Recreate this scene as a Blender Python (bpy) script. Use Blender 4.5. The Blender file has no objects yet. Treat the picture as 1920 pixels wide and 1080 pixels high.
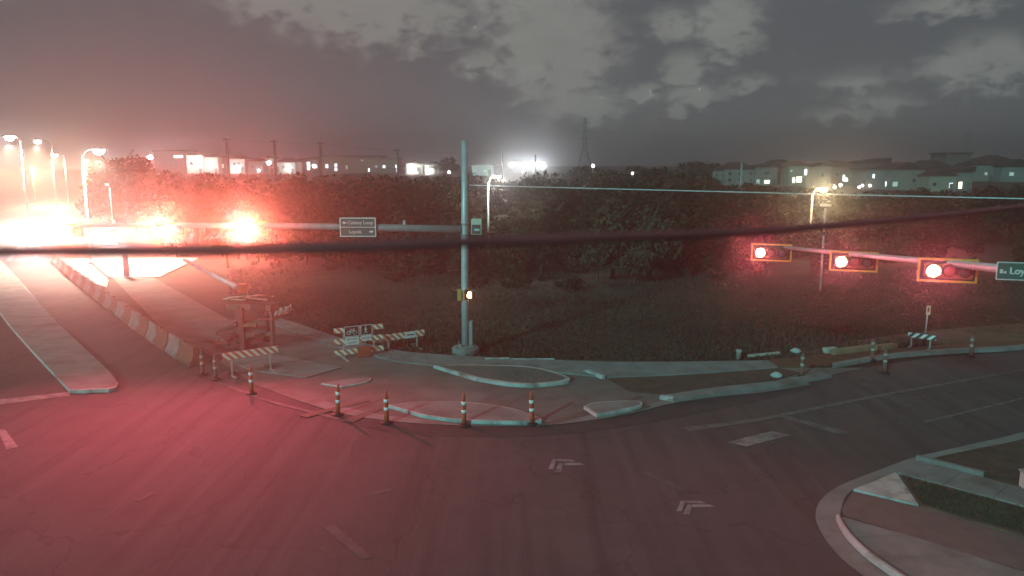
import bpy, bmesh, math, random
import numpy as np
from mathutils import Vector, Matrix, noise
random.seed(7); RNG = np.random.default_rng(7)
R = math.radians
scene = bpy.context.scene
COL = scene.collection

# ------------------------------------------------------------------ camera
FPX = 1400.0; CAMZ = 8.5; PITCH = 9.13
cam_d = bpy.data.cameras.new('camera'); cam = bpy.data.objects.new('camera', cam_d); COL.objects.link(cam)
cam_d.sensor_width = 36; cam_d.lens = 36 * FPX / 1920; cam_d.clip_start = 0.05; cam_d.clip_end = 6000
cam.location = (0, 0, CAMZ); cam.rotation_euler = (R(90 - PITCH), 0, 0)
cam_d.dof.use_dof = True; cam_d.dof.focus_distance = 34; cam_d.dof.aperture_fstop = 0.95
scene.camera = cam
# ------------------------------------------------------------------ render and exposure
scene.render.engine = 'CYCLES'
cy = scene.cycles
cy.use_denoising = True; cy.max_bounces = 3; cy.diffuse_bounces = 2; cy.glossy_bounces = 2
cy.transmission_bounces = 3; cy.volume_bounces = 0; cy.transparent_max_bounces = 6
cy.sample_clamp_indirect = 0.5; cy.sample_clamp_direct = 0
cy.caustics_reflective = False; cy.caustics_refractive = False
vs = scene.view_settings
vs.view_transform = 'Standard'; vs.look = 'None'; vs.exposure = 0.28; vs.gamma = 1
SUN_EL, SUN_AZ = 20.0, 214.0          # azimuth clockwise from +Y
SUN_STRENGTH = 1.9
SUN_COLOR = (0.24, 1.0, 0.98)
# ------------------------------------------------------------------ node helpers
class NT:
    def __init__(s, tree): s.t = tree; s.n = tree.nodes; s.l = tree.links
    def node(s, typ, **kw):
        nd = s.n.new(typ)
        for k, v in kw.items(): setattr(nd, k, v)
        return nd
    def put(s, sock, v):
        if isinstance(v, bpy.types.NodeSocket): s.l.new(v, sock)
        else: sock.default_value = v
    def math(s, op, a, b=0.0, c=0.0, clamp=False):
        nd = s.node('ShaderNodeMath', operation=op, use_clamp=clamp)
        for i, v in enumerate((a, b, c)): s.put(nd.inputs[i], v)
        return nd.outputs[0]
    def mix(s, f, a, b):
        nd = s.node('ShaderNodeMix', data_type='RGBA')
        s.put(nd.inputs[0], f); s.put(nd.inputs[6], a); s.put(nd.inputs[7], b)
        return nd.outputs[2]
    def noise(s, vec, scale, detail=4, rough=0.55):
        nd = s.node('ShaderNodeTexNoise'); s.put(nd.inputs['Vector'], vec)
        nd.inputs['Scale'].default_value = scale; nd.inputs['Detail'].default_value = detail
        nd.inputs['Roughness'].default_value = rough
        return nd.outputs['Fac']
    def ramp(s, v, lo, hi):
        nd = s.node('ShaderNodeMapRange', interpolation_type='SMOOTHSTEP'); s.put(nd.inputs[0], v)
        nd.inputs[1].default_value = lo; nd.inputs[2].default_value = hi
        return nd.outputs[0]
def rgba(c): return (c[0], c[1], c[2], 1.0)

# ------------------------------------------------------------------ world: night sky with city-lit cloud
world = bpy.data.worlds.new('World'); scene.world = world; world.use_nodes = True
world.cycles.sampling_method = 'MANUAL'; world.cycles.sample_map_resolution = 256
w = NT(world.node_tree); w.n.clear()
tc = w.node('ShaderNodeTexCoord').outputs['Generated']
sep = w.node('ShaderNodeSeparateXYZ'); w.l.new(tc, sep.inputs[0])
X, Y, Z = sep.outputs
az = w.math('ARCTAN2', X, Y); el = w.math('ARCSINE', Z)
wv = w.node('ShaderNodeCombineXYZ'); w.put(wv.inputs[0], az); w.put(wv.inputs[1], w.math('MULTIPLY', el, 1.7)); 
n1 = w.noise(wv.outputs[0], 14.0, 4, 0.6); n2 = w.noise(wv.outputs[0], 34.0, 4, 0.6); n3 = w.noise(wv.outputs[0], 3.2, 2, 0.5)
def dirpx(u, v):
    dx = (u - 960) / FPX; dz = -(v - 540) / FPX; p = R(PITCH)
    d = Vector((dx, math.cos(p) + dz * math.sin(p), -math.sin(p) + dz * math.cos(p))).normalized()
    return math.atan2(d.x, d.y), math.asin(d.z)
# cloud banks, given by where they hang over the horizon (azimuth, elevation, half extents, weight)
banks = [(1040, 90, 105, 95, 1.0), (1000, 10, 160, 60, .7), (700, 25, 190, 60, .8), (560, 10, 160, 35, .7), (905, 118, 50, 26, .8),
         (1090, 200, 90, 32, .85), (1265, 45, 55, 32, .7), (1370, 45, 55, 55, .8), (1285, 130, 55, 34, .75), (1300, 182, 48, 18, 1.0),
         (1205, 172, 36, 16, .8), (1262, 212, 26, 16, .9), (1400, 155, 60, 18, .6), (1620, 150, 110, 30, .5), (1585, 216, 70, 13, .7), (1650, 190, 60, 16, .6),
         (1850, 115, 80, 45, .8), (1770, 10, 100, 24, .6), (980, 185, 30, 12, .6), (760, 90, 90, 30, .4)]
warp = w.math('MULTIPLY', w.math('SUBTRACT', n1, 0.5), 0.07); warp2 = w.math('MULTIPLY', w.math('SUBTRACT', n2, 0.5), 0.05)
azw = w.math('ADD', az, warp); elw = w.math('ADD', el, warp2)
pv2 = w.node('ShaderNodeCombineXYZ'); w.put(pv2.inputs[0], azw); w.put(pv2.inputs[1], elw)
total = None
for (u, v, su, sv, wt) in banks:
    a0, e0 = dirpx(u, v); kx, ky = FPX / (su * 1.7), FPX / (sv * 1.7)
    q = w.node('ShaderNodeVectorMath', operation='MULTIPLY_ADD'); w.l.new(pv2.outputs[0], q.inputs[0])
    q.inputs[1].default_value = (kx, ky, 0); q.inputs[2].default_value = (-a0 * kx, -e0 * ky, 0)
    ln = w.node('ShaderNodeVectorMath', operation='LENGTH'); w.l.new(q.outputs[0], ln.inputs[0])
    g = w.math('MULTIPLY_ADD', ln.outputs['Value'], -wt, wt, clamp=True)
    total = g if total is None else w.math('MAXIMUM', total, g)
# cloud everywhere else in the sky
outside = w.math('MULTIPLY', w.ramp(el, 0.25, 0.38), w.ramp(n3, 0.48, 0.66))
back = w.math('MULTIPLY', w.math('MULTIPLY', w.ramp(w.math('ABSOLUTE', az), 0.62, 0.8), w.ramp(n3, 0.5, 0.66)), 0.8)
cl = w.math('ADD', w.math('ADD', total, outside), back)
cl = w.math('MULTIPLY', cl, w.math('ADD', -0.15, w.math('MULTIPLY', n2, 2.3)))
cl = w.math('MULTIPLY', w.ramp(cl, 0.16, 0.62), w.math('ADD', 0.62, w.math('MULTIPLY', n1, 0.6)), clamp=True)
low = w.ramp(el, 0.16, -0.02)
clear = w.mix(low, (0.080, 0.090, 0.100, 1), (0.125, 0.142, 0.152, 1))
cloudc = w.mix(low, (0.225, 0.240, 0.222, 1), (0.34, 0.385, 0.365, 1))
col = w.mix(w.math('MULTIPLY', cl, 0.92), clear, cloudc)
sky = w.node('ShaderNodeTexSky', sky_type='NISHITA', sun_disc=False)
sky.sun_elevation = R(-6); sky.sun_rotation = R(SUN_AZ)
bg1 = w.node('ShaderNodeBackground'); w.l.new(col, bg1.inputs[0]); bg1.inputs[1].default_value = 0.94
bg2 = w.node('ShaderNodeBackground'); w.l.new(sky.outputs[0], bg2.inputs[0]); bg2.inputs[1].default_value = 0.05
add = w.node('ShaderNodeAddShader'); w.l.new(bg1.outputs[0], add.inputs[0]); w.l.new(bg2.outputs[0], add.inputs[1])
out = w.node('ShaderNodeOutputWorld'); w.l.new(add.outputs[0], out.inputs[0])
# ------------------------------------------------------------------ the one sun lamp (stands in for an unseen teal lamp near the camera)
sd = bpy.data.lights.new('teal_fill_sun', 'SUN'); sun = bpy.data.objects.new('teal_fill_sun', sd); COL.objects.link(sun)
sd.energy = SUN_STRENGTH; sd.angle = R(4); sd.color = SUN_COLOR
_d = Vector((math.sin(R(SUN_AZ)) * math.cos(R(SUN_EL)), math.cos(R(SUN_AZ)) * math.cos(R(SUN_EL)), math.sin(R(SUN_EL))))
sun.rotation_euler = (-_d).to_track_quat('-Z', 'Y').to_euler()

# ------------------------------------------------------------------ geometry helpers
def ray(u, v):
    dx = (u - 960) / FPX; dz = -(v - 540) / FPX; p = R(PITCH)
    return Vector((dx, math.cos(p) + dz * math.sin(p), -math.sin(p) + dz * math.cos(p)))
def P(u, v, z=0.0):                       # point of the level z seen there
    d = ray(u, v); t = (z - CAMZ) / d.z
    return Vector((d.x * t, d.y * t, z))
def A(u, v, y):                           # point at distance y
    d = ray(u, v); t = y / d.y
    return Vector((d.x * t, y, CAMZ + d.z * t))
def smooth(a, b, x):
    t = min(1, max(0, (x - a) / (b - a))); return t * t * (3 - 2 * t)
def hz(x, y):                             # terrain height
    if y < 30: return -0.05
    h = smooth(125, 300, y) * 6.4 * smooth(-0.60, -0.47, x / y) + smooth(300, 700, y) * 4
    m = smooth(44, 56, y) * smooth(-12, -4, x + max(0, y - 60) * 0.25)
    h += m * (0.35 * noise.noise((x * .06, y * .06, 1)) + 0.12 * noise.noise((x * .3, y * .3, 4)))
    return h - 0.05

class MB:
    def __init__(s): s.v = []; s.f = []; s.sm = []
    def add(s, vs_, fs, smooth_=False):
        o = len(s.v); s.v += [tuple(p) for p in vs_]
        for f in fs: s.f.append(tuple(i + o for i in f)); s.sm.append(smooth_)
        return s
    def box(s, c, d, rz=0.0, taper=1.0):
        c = Vector(c); m = Matrix.Rotation(rz, 3, 'Z'); hx, hy, h = d[0] / 2, d[1] / 2, d[2] / 2
        vs_ = [c + m @ Vector((sx * hx * (taper if sz > 0 else 1), sy * hy * (taper if sz > 0 else 1), sz * h))
               for sz in (-1, 1) for sx, sy in ((-1, -1), (1, -1), (1, 1), (-1, 1))]
        return s.add(vs_, [(3, 2, 1, 0), (4, 5, 6, 7), (0, 1, 5, 4), (1, 2, 6, 5), (2, 3, 7, 6), (3, 0, 4, 7)])
    def tube(s, pts, rad, n=10, caps=True):
        pts = [Vector(p) for p in pts]; k = len(pts)
        if not isinstance(rad, (list, tuple)): rad = [rad] * k
        vs_ = []; up = None
        for i, p in enumerate(pts):
            t = (pts[min(i + 1, k - 1)] - pts[max(i - 1, 0)]).normalized()
            a = t.orthogonal().normalized() if up is None else (up - t * up.dot(t)).normalized()
            up = a; b = t.cross(a)
            vs_ += [p + (a * math.cos(2 * math.pi * j / n) + b * math.sin(2 * math.pi * j / n)) * rad[i] for j in range(n)]
        fs = [(i * n + j, i * n + (j + 1) % n, (i + 1) * n + (j + 1) % n, (i + 1) * n + j) for i in range(k - 1) for j in range(n)]
        s.add(vs_, fs, True)
        if caps:
            o = len(s.v) - len(vs_)
            s.f.append(tuple(o + j for j in reversed(range(n)))); s.sm.append(False)
            s.f.append(tuple(o + (k - 1) * n + j for j in range(n))); s.sm.append(False)
        return s
    def lathe(s, prof, n=14, c=(0, 0, 0)):
        c = Vector(c)
        vs_ = [c + Vector((r * math.cos(2 * math.pi * j / n), r * math.sin(2 * math.pi * j / n), z)) for r, z in prof for j in range(n)]
        k = len(prof)
        fs = [(i * n + j, i * n + (j + 1) % n, (i + 1) * n + (j + 1) % n, (i + 1) * n + j) for i in range(k - 1) for j in range(n)]
        fs += [tuple(reversed(range(n))), tuple((k - 1) * n + j for j in range(n))]
        return s.add(vs_, fs, True)
    def prism(s, poly, z0, z1):           # poly: list of (x,y); counter-clockwise or not
        a = sum(poly[i][0] * poly[(i + 1) % len(poly)][1] - poly[(i + 1) % len(poly)][0] * poly[i][1] for i in range(len(poly)))
        if a < 0: poly = list(reversed(poly))
        n = len(poly)
        vs_ = [(p[0], p[1], z0) for p in poly] + [(p[0], p[1], z1) for p in poly]
        return s.add(vs_, [tuple(reversed(range(n))), tuple(range(n, 2 * n))] + [(i, (i + 1) % n, n + (i + 1) % n, n + i) for i in range(n)])
    def profile(s, prof, x0, x1):         # (y,z) outline run along x
        n = len(prof); vs_ = [(x0, y, z) for y, z in prof] + [(x1, y, z) for y, z in prof]
        return s.add(vs_, [tuple(range(n)), tuple(reversed(range(n, 2 * n)))] + [(i, n + i, n + (i + 1) % n, (i + 1) % n) for i in range(n)])
    def build(s, name, mat, parent=None, bevel=0.0, loc=None, rot=None):
        me = bpy.data.meshes.new(name); me.from_pydata(s.v, [], s.f); me.update()
        me.polygons.foreach_set('use_smooth', s.sm)
        if any(len(f) > 4 for f in s.f):
            bm = bmesh.new(); bm.from_mesh(me); bmesh.ops.recalc_face_normals(bm, faces=bm.faces)
            bmesh.ops.triangulate(bm, faces=[f for f in bm.faces if len(f.verts) > 4]); bm.to_mesh(me); bm.free()
        me.materials.append(mat)
        o = bpy.data.objects.new(name, me); COL.objects.link(o)
        if bevel:
            md = o.modifiers.new('bevel', 'BEVEL'); md.width = bevel; md.segments = 2; md.limit_method = 'ANGLE'
        if parent: o.parent = parent
        if loc is not None: o.location = loc
        if rot is not None: o.rotation_euler = rot
        return o
def tag(o, label=None, cat=None, group=None, kind=None):
    if label: o['label'] = label
    if cat: o['category'] = cat
    if group: o['group'] = group
    if kind: o['kind'] = kind
    return o
def thing(name, loc, label, cat, group=None, rz=0.0):
    o = bpy.data.objects.new(name, None); COL.objects.link(o); o.empty_display_size = 0.2
    o.location = loc; o.rotation_euler = (0, 0, rz)
    return tag(o, label, cat, group)
def light(name, typ, parent, loc, energy, color, rot=(0, 0, 0), size=0.1, spot=160, blend=1.0):
    d = bpy.data.lights.new(name, typ); o = bpy.data.objects.new(name, d); COL.objects.link(o)
    d.energy = energy; d.color = color; d.shadow_soft_size = size
    if typ == 'SPOT': d.spot_size = R(spot); d.spot_blend = blend
    o.parent = parent; o.location = loc; o.rotation_euler = rot
    return o
def curve(pts, n=6):                      # smooth line through points
    pts = [Vector(p) for p in pts]; o = []
    q = [pts[0] * 2 - pts[1]] + pts + [pts[-1] * 2 - pts[-2]]
    for i in range(1, len(q) - 2):
        for k in range(n):
            t = k / n; a, b, c, d = q[i - 1], q[i], q[i + 1], q[i + 2]
            o.append(0.5 * ((2 * b) + (c - a) * t + (2 * a - 5 * b + 4 * c - d) * t * t + (3 * b - a - 3 * c + d) * t ** 3))
    return o + [pts[-1]]
def C(*px, n=6): return [(p.x, p.y) for p in curve([P(u, v) for u, v in px], n)]
def L(*px): return [(P(u, v).x, P(u, v).y) for u, v in px]

# ------------------------------------------------------------------ materials
def mat(name, c, rough=0.8, c2=None, scale=2.0, metal=0.0, bump=0.0, bscale=40.0, spec=0.3, speck=0.0, c3=None, scale3=0.3):
    m = bpy.data.materials.new(name); m.use_nodes = True; t = NT(m.node_tree)
    b = t.n['Principled BSDF']; b.inputs['Roughness'].default_value = rough; b.inputs['Metallic'].default_value = metal
    b.inputs['Specular IOR Level'].default_value = spec
    co = t.node('ShaderNodeTexCoord').outputs['Object']
    if c2 is None: c2 = tuple(k * 0.8 for k in c)
    f = t.ramp(t.noise(co, scale, 6, 0.62), 0.34, 0.68)
    colr = t.mix(f, rgba(c), rgba(c2))
    if c3: colr = t.mix(t.ramp(t.noise(co, scale3, 5, 0.6), 0.5, 0.72), colr, rgba(c3))
    if speck:
        k = t.ramp(t.noise(co, 60.0, 2, 0.5), 0.45, 0.75)
        colr = t.mix(t.math('MULTIPLY', k, speck), colr, rgba(tuple(min(1, q * 2.2) for q in c)))
    t.l.new(colr, b.inputs['Base Color'])
    if bump:
        bp = t.node('ShaderNodeBump'); bp.inputs['Strength'].default_value = bump; bp.inputs['Distance'].default_value = 0.05
        t.l.new(t.noise(co, bscale, 5, 0.6), bp.inputs['Height']); t.l.new(bp.outputs[0], b.inputs['Normal'])
    return m
def emit(name, c, s):
    m = bpy.data.materials.new(name); m.use_nodes = True; b = m.node_tree.nodes['Principled BSDF']
    b.inputs['Base Color'].default_value = rgba(tuple(min(0.8, k) for k in c)); b.inputs['Emission Color'].default_value = rgba(c)
    b.inputs['Emission Strength'].default_value = s; b.inputs['Roughness'].default_value = 0.4
    m.cycles.emission_sampling = 'NONE'
    return m
def stripes(name, a, b_, period=0.3, slant=1.0):
    m = bpy.data.materials.new(name); m.use_nodes = True; t = NT(m.node_tree); b = t.n['Principled BSDF']
    s_ = t.node('ShaderNodeSeparateXYZ'); t.l.new(t.node('ShaderNodeTexCoord').outputs['Object'], s_.inputs[0])
    k = t.math('ADD', s_.outputs[0], t.math('MULTIPLY', s_.outputs[2], slant))
    f = t.math('GREATER_THAN', t.math('FRACT', t.math('DIVIDE', t.math('ADD', k, 50.0), period)), 0.5)
    dirt = t.ramp(t.noise(t.node('ShaderNodeTexCoord').outputs['Object'], 5, 5, 0.6), 0.45, 0.8)
    cc = t.mix(t.math('MULTIPLY', dirt, 0.35), t.mix(f, rgba(a), rgba(b_)), (0.2, 0.16, 0.13, 1))
    t.l.new(cc, b.inputs['Base Color']); b.inputs['Roughness'].default_value = 0.5
    return m
def asphalt_mat(name, c, c2, c3):
    m = mat(name, c, 0.82, c2, 0.35, bump=0.6, bscale=22, speck=0.6, c3=c3, scale3=0.09)
    t = NT(m.node_tree); b = t.n['Principled BSDF']
    src = b.inputs['Base Color'].links[0].from_socket
    co = t.node('ShaderNodeTexCoord').outputs['Object']
    mp = t.node('ShaderNodeMapping'); t.l.new(co, mp.inputs[0]); mp.inputs['Rotation'].default_value = (0, 0, R(-37)); mp.inputs['Scale'].default_value = (0.8, 0.05, 1)
    st = t.ramp(t.noise(mp.outputs[0], 1.6, 4, 0.6), 0.46, 0.68)       # worn wheel tracks
    mp2 = t.node('ShaderNodeMapping'); t.l.new(co, mp2.inputs[0]); mp2.inputs['Rotation'].default_value = (0, 0, R(62)); mp2.inputs['Scale'].default_value = (0.9, 0.045, 1)
    st2 = t.ramp(t.noise(mp2.outputs[0], 1.8, 4, 0.6), 0.5, 0.7)
    k = t.mix(t.math('MULTIPLY', st, 0.5), src, rgba(tuple(q * 0.55 for q in c)))
    k = t.mix(t.math('MULTIPLY', st2, 0.42), k, rgba(tuple(q * 1.5 for q in c)))
    vo = t.node('ShaderNodeTexVoronoi', feature='DISTANCE_TO_EDGE'); vo.inputs['Scale'].default_value = 0.22
    dv = t.node('ShaderNodeVectorMath', operation='ADD'); t.l.new(co, dv.inputs[0])
    nz = t.node('ShaderNodeTexNoise'); nz.inputs['Scale'].default_value = 0.7; nz.inputs['Detail'].default_value = 5; t.l.new(co, nz.inputs['Vector'])
    sc = t.node('ShaderNodeVectorMath', operation='SCALE'); t.l.new(nz.outputs['Color'], sc.inputs[0]); sc.inputs['Scale'].default_value = 2.2
    t.l.new(sc.outputs[0], dv.inputs[1]); t.l.new(dv.outputs[0], vo.inputs['Vector'])
    crack = t.math('LESS_THAN', vo.outputs['Distance'], 0.006)
    k = t.mix(t.math('MULTIPLY', crack, 0.35), k, rgba(tuple(q * 0.35 for q in c)))
    t.l.new(k, b.inputs['Base Color'])
    return m
M = {}
M['asphalt'] = asphalt_mat('asphalt', (0.086, 0.071, 0.068), (0.066, 0.056, 0.054), (0.112, 0.094, 0.087))
M['asphalt_new'] = mat('asphalt_new', (0.045, 0.043, 0.042), 0.75, (0.06, 0.055, 0.052), 1.5, bump=0.4, speck=0.2)
M['apron'] = mat('apron', (0.165, 0.145, 0.128), 0.85, (0.12, 0.10, 0.088), 0.8, bump=0.25, speck=0.2, c3=(0.19, 0.175, 0.16), scale3=0.25)
M['concrete'] = mat('concrete', (0.235, 0.232, 0.22), 0.85, (0.175, 0.17, 0.16), 1.1, bump=0.15, c3=(0.15, 0.125, 0.108), scale3=0.5)
M['concrete_pale'] = mat('concrete_pale', (0.47, 0.47, 0.455), 0.8, (0.33, 0.32, 0.30), 1.8, bump=0.3, c3=(0.15, 0.12, 0.10), scale3=0.9)
M['paver'] = mat('paver', (0.165, 0.128, 0.115), 0.85, (0.135, 0.105, 0.095), 2.0, bump=0.2)
M['soil'] = mat('soil', (0.105, 0.075, 0.055), 0.95, (0.07, 0.05, 0.036), 1.6, bump=0.8, bscale=9)
M['dry_soil'] = mat('dry_soil', (0.17, 0.115, 0.078), 0.95, (0.10, 0.07, 0.05), 0.9, bump=0.7, bscale=10, c3=(0.07, 0.055, 0.036), scale3=0.35)
M['red_soil'] = mat('red_soil', (0.16, 0.075, 0.045), 0.95, (0.11, 0.055, 0.034), 2.5, bump=0.6, bscale=12)
M['wash'] = mat('washed_soil', (0.165, 0.115, 0.092), 0.95, (0.135, 0.10, 0.084), 2.5, bump=0.4, bscale=12)
M['gravel'] = mat('gravel', (0.17, 0.16, 0.14), 0.9, (0.10, 0.095, 0.085), 14, bump=0.8, bscale=25)
M['ground'] = mat('ground', (0.058, 0.045, 0.031), 0.95, (0.034, 0.027, 0.019), 0.22, bump=0.8, bscale=4, c3=(0.12, 0.09, 0.062), scale3=0.045)
M['grass'] = mat('grass', (0.046, 0.037, 0.023), 0.9, (0.075, 0.056, 0.036), 0.16, c3=(0.028, 0.026, 0.014), scale3=0.08)
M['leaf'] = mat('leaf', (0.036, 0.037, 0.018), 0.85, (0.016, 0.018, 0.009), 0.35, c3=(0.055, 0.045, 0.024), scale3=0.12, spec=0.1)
M['leaf_lamplit'] = mat('leaf_lamplit', (0.070, 0.062, 0.036), 0.9, (0.040, 0.036, 0.021), 0.6, spec=0.1)  # lamplight on the wood-edge trees and shrubs is put into this paler leaf
M['scrub'] = mat('scrub_leaf', (0.046, 0.038, 0.021), 0.9, (0.026, 0.022, 0.013), 0.4, c3=(0.07, 0.058, 0.035), scale3=0.1, spec=0.1)
M['bark'] = mat('bark', (0.075, 0.055, 0.042), 0.9, (0.05, 0.037, 0.03), 5, bump=0.5)
M['galv'] = mat('galvanised_steel', (0.52, 0.53, 0.53), 0.45, (0.42, 0.43, 0.43), 3, metal=0.35)
M['galv_dull'] = mat('weathered_steel', (0.30, 0.30, 0.30), 0.6, (0.24, 0.24, 0.24), 3, metal=0.2)
M['bolt'] = mat('bolt_steel', (0.2, 0.2, 0.2), 0.5, None, 5, metal=0.5)
M['wood_pole'] = mat('wood_pole', (0.11, 0.075, 0.058), 0.9, (0.08, 0.055, 0.043), 6)
M['paint'] = mat('road_paint', (0.27, 0.255, 0.245), 0.75, (0.13, 0.12, 0.113), 2.2, bump=0.15)
M['paint_worn'] = mat('worn_road_paint', (0.155, 0.143, 0.137), 0.75, (0.085, 0.079, 0.075), 3.0)
M['paint_ghost'] = mat('ghost_road_paint', (0.112, 0.104, 0.10), 0.8, (0.075, 0.07, 0.067), 2.5)
M['orange'] = mat('orange_plastic', (0.50, 0.10, 0.045), 0.55, (0.34, 0.075, 0.04), 4)
M['orange_worn'] = mat('faded_orange_plastic', (0.34, 0.10, 0.06), 0.6, (0.24, 0.075, 0.05), 4)
M['barrier_white'] = mat('grimy_white_barrier', (0.26, 0.205, 0.19), 0.7, (0.18, 0.14, 0.13), 2.2)
M['barrier_orange'] = mat('grimy_orange_barrier', (0.24, 0.095, 0.065), 0.7, (0.17, 0.075, 0.055), 2.2)
M['marker_grey'] = mat('grimy_marker', (0.22, 0.095, 0.07), 0.7, (0.15, 0.08, 0.065), 5)
M['white_plastic'] = mat('white_plastic', (0.40, 0.37, 0.34), 0.55, (0.27, 0.24, 0.22), 2.5)
M['white_refl'] = mat('white_sheeting', (0.82, 0.82, 0.8), 0.4, (0.75, 0.75, 0.72), 8)
M['stripe_or'] = stripes('orange_white_stripes', (0.80, 0.77, 0.72), (0.66, 0.16, 0.05), 0.30, 1.0)
M['stripe_bk'] = stripes('black_white_stripes', (0.75, 0.78, 0.76), (0.04, 0.05, 0.05), 0.34, -1.0)
M['black'] = mat('black_paint', (0.025, 0.025, 0.025), 0.6, None, 5)
M['sign_black'] = mat('sign_black', (0.035, 0.03, 0.03), 0.5, None, 5)
M['yellow'] = mat('yellow_paint', (0.62, 0.36, 0.06), 0.5, (0.5, 0.3, 0.05), 5)
M['housing'] = mat('signal_housing', (0.14, 0.085, 0.03), 0.5, (0.11, 0.07, 0.03), 4)
M['sign_green'] = mat('sign_green', (0.03, 0.10, 0.085), 0.5, (0.025, 0.085, 0.07), 3)
M['sign_white'] = mat('sign_white', (0.72, 0.72, 0.70), 0.5, (0.62, 0.62, 0.6), 4)
M['sign_cream'] = mat('sign_cream', (0.62, 0.58, 0.45), 0.5, (0.5, 0.46, 0.36), 4)
M['letter'] = mat('sign_letter', (0.62, 0.62, 0.60), 0.5, None, 5)
M['lens_off'] = mat('dark_lens', (0.02, 0.02, 0.02), 0.25, None, 5, spec=0.5)
M['lens_amber'] = mat('unlit_amber_lens', (0.06, 0.03, 0.01), 0.25, None, 5, spec=0.5)
M['lens_green'] = mat('unlit_green_lens', (0.01, 0.04, 0.03), 0.25, None, 5, spec=0.5)
M['red_on'] = emit('lit_red_lens', (1.0, 0.22, 0.12), 160)
M['hand_on'] = emit('lit_orange_hand', (1.0, 0.42, 0.16), 22)
M['lamp_white'] = emit('lit_white_lamp', (0.92, 0.97, 1.0), 120)
M['lamp_warm'] = emit('lit_warm_lamp', (1.0, 0.78, 0.42), 110)
M['lamp_soft'] = emit('dim_warm_lamp', (1.0, 0.80, 0.74), 5)
M['lamp_small'] = emit('small_white_light', (1.0, 0.88, 0.84), 9)
M['win_warm'] = emit('lit_window', (1.0, 0.88, 0.66), 2.2)
M['win_cool'] = emit('lit_cool_window', (0.85, 0.95, 1.0), 2.2)
M['win_dim'] = emit('dim_window', (0.8, 0.82, 0.75), 0.28)
M['win_dark'] = mat('dark_glass', (0.03, 0.035, 0.04), 0.15, None, 3, spec=0.5)
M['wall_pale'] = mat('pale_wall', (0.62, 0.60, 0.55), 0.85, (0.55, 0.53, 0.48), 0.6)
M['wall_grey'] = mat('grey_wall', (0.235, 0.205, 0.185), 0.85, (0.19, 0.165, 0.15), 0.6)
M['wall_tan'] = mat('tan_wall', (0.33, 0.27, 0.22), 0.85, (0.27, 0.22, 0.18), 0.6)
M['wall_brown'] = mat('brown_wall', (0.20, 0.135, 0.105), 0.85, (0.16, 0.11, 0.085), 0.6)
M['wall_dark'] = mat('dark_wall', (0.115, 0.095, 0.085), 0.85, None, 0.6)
M['roof'] = mat('dark_roof', (0.05, 0.035, 0.031), 0.9, (0.036, 0.027, 0.024), 1.0)
M['trim'] = mat('trim', (0.45, 0.43, 0.40), 0.8, None, 2)
M['car_white'] = mat('white_car_paint', (0.72, 0.72, 0.72), 0.3, None, 2, spec=0.5)
M['car_grey'] = mat('grey_car_paint', (0.22, 0.22, 0.23), 0.3, None, 2, spec=0.5)
M['glass'] = mat('car_glass', (0.02, 0.022, 0.025), 0.08, None, 2, spec=0.6)
M['tyre'] = mat('tyre_rubber', (0.02, 0.02, 0.02), 0.8, None, 6)
M['rim'] = mat('wheel_rim', (0.4, 0.4, 0.4), 0.35, None, 6, metal=0.6)
M['red_steel'] = mat('red_steel', (0.20, 0.05, 0.04), 0.7, (0.13, 0.04, 0.035), 3)
M['timber'] = mat('timber', (0.31, 0.20, 0.12), 0.85, (0.22, 0.145, 0.09), 3)
M['timber_dark'] = mat('dark_timber', (0.14, 0.09, 0.06), 0.9, (0.09, 0.06, 0.04), 3)
M['timber_pale'] = mat('pale_timber', (0.46, 0.40, 0.34), 0.85, (0.36, 0.31, 0.26), 3)
M['plastic_film'] = mat('plastic_film', (0.60, 0.58, 0.54), 0.5, (0.45, 0.43, 0.40), 4)
M['cable'] = mat('glare_tinted_sheath', (0.34, 0.075, 0.08), 0.75, None, 4)  # red of the glare over the cable is put into its sheath colour
M['wire'] = mat('steel_wire', (0.5, 0.55, 0.55), 0.5, None, 4, metal=0.2)
M['dark_green'] = mat('dark_green_plastic', (0.03, 0.075, 0.06), 0.6, None, 4)

# ------------------------------------------------------------------ ground
def sheet(name, poly, m, z, thick=None, parent=None, bevel=0.0):
    o = MB().prism(poly, z - (thick or 0.003), z).build(name, m, parent, bevel)
    if parent is None: tag(o, kind='structure')
    return o
def grid_ground():
    ys = list(np.arange(-60, 30, 6)) + list(np.arange(30, 90, 1.0)) + list(np.arange(90, 180, 3)) + list(np.arange(180, 420, 8)) + [440, 480, 540, 620, 700, 900, 1300, 2000, 3500]
    xs = [-3500, -2000, -1200, -800, -600, -500, -420, -360] + list(np.arange(-320, -60, 9)) + list(np.arange(-60, 66, 1.5)) + list(np.arange(66, 330, 9)) + [360, 420, 500, 600, 800, 1200, 2000, 3500]
    vs_ = [(x, y, hz(x, y)) for y in ys for x in xs]; n = len(xs)
    fs = [(j * n + i, j * n + i + 1, (j + 1) * n + i + 1, (j + 1) * n + i) for j in range(len(ys) - 1) for i in range(n - 1)]
    return tag(MB().add(vs_, fs, True).build('ground', M['ground']), kind='structure')
grid_ground()

road_edge_right = C((2400, 592), (2100, 632), (1920, 657), (1750, 671), (1620, 690), (1500, 716), (1440, 735), (1350, 744), (1260, 757), (1200, 772), (1100, 790), (1000, 799), (850, 798), (740, 791), (640, 776), (560, 752), (480, 722))
road_edge_left = C((430, 690), (370, 655), (300, 612), (220, 560), (150, 508), (112, 470), (112, 440), (150, 405), (215, 378), (290, 362), n=4)
far_left = C((250, 352), (150, 362), (40, 385), (-90, 425), (-240, 480), n=3)
sheet('road', road_edge_right + road_edge_left + far_left + [(-80, 30), (-90, -40), (90, -40), (90, 20)], M['asphalt'], 0.0)
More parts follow.
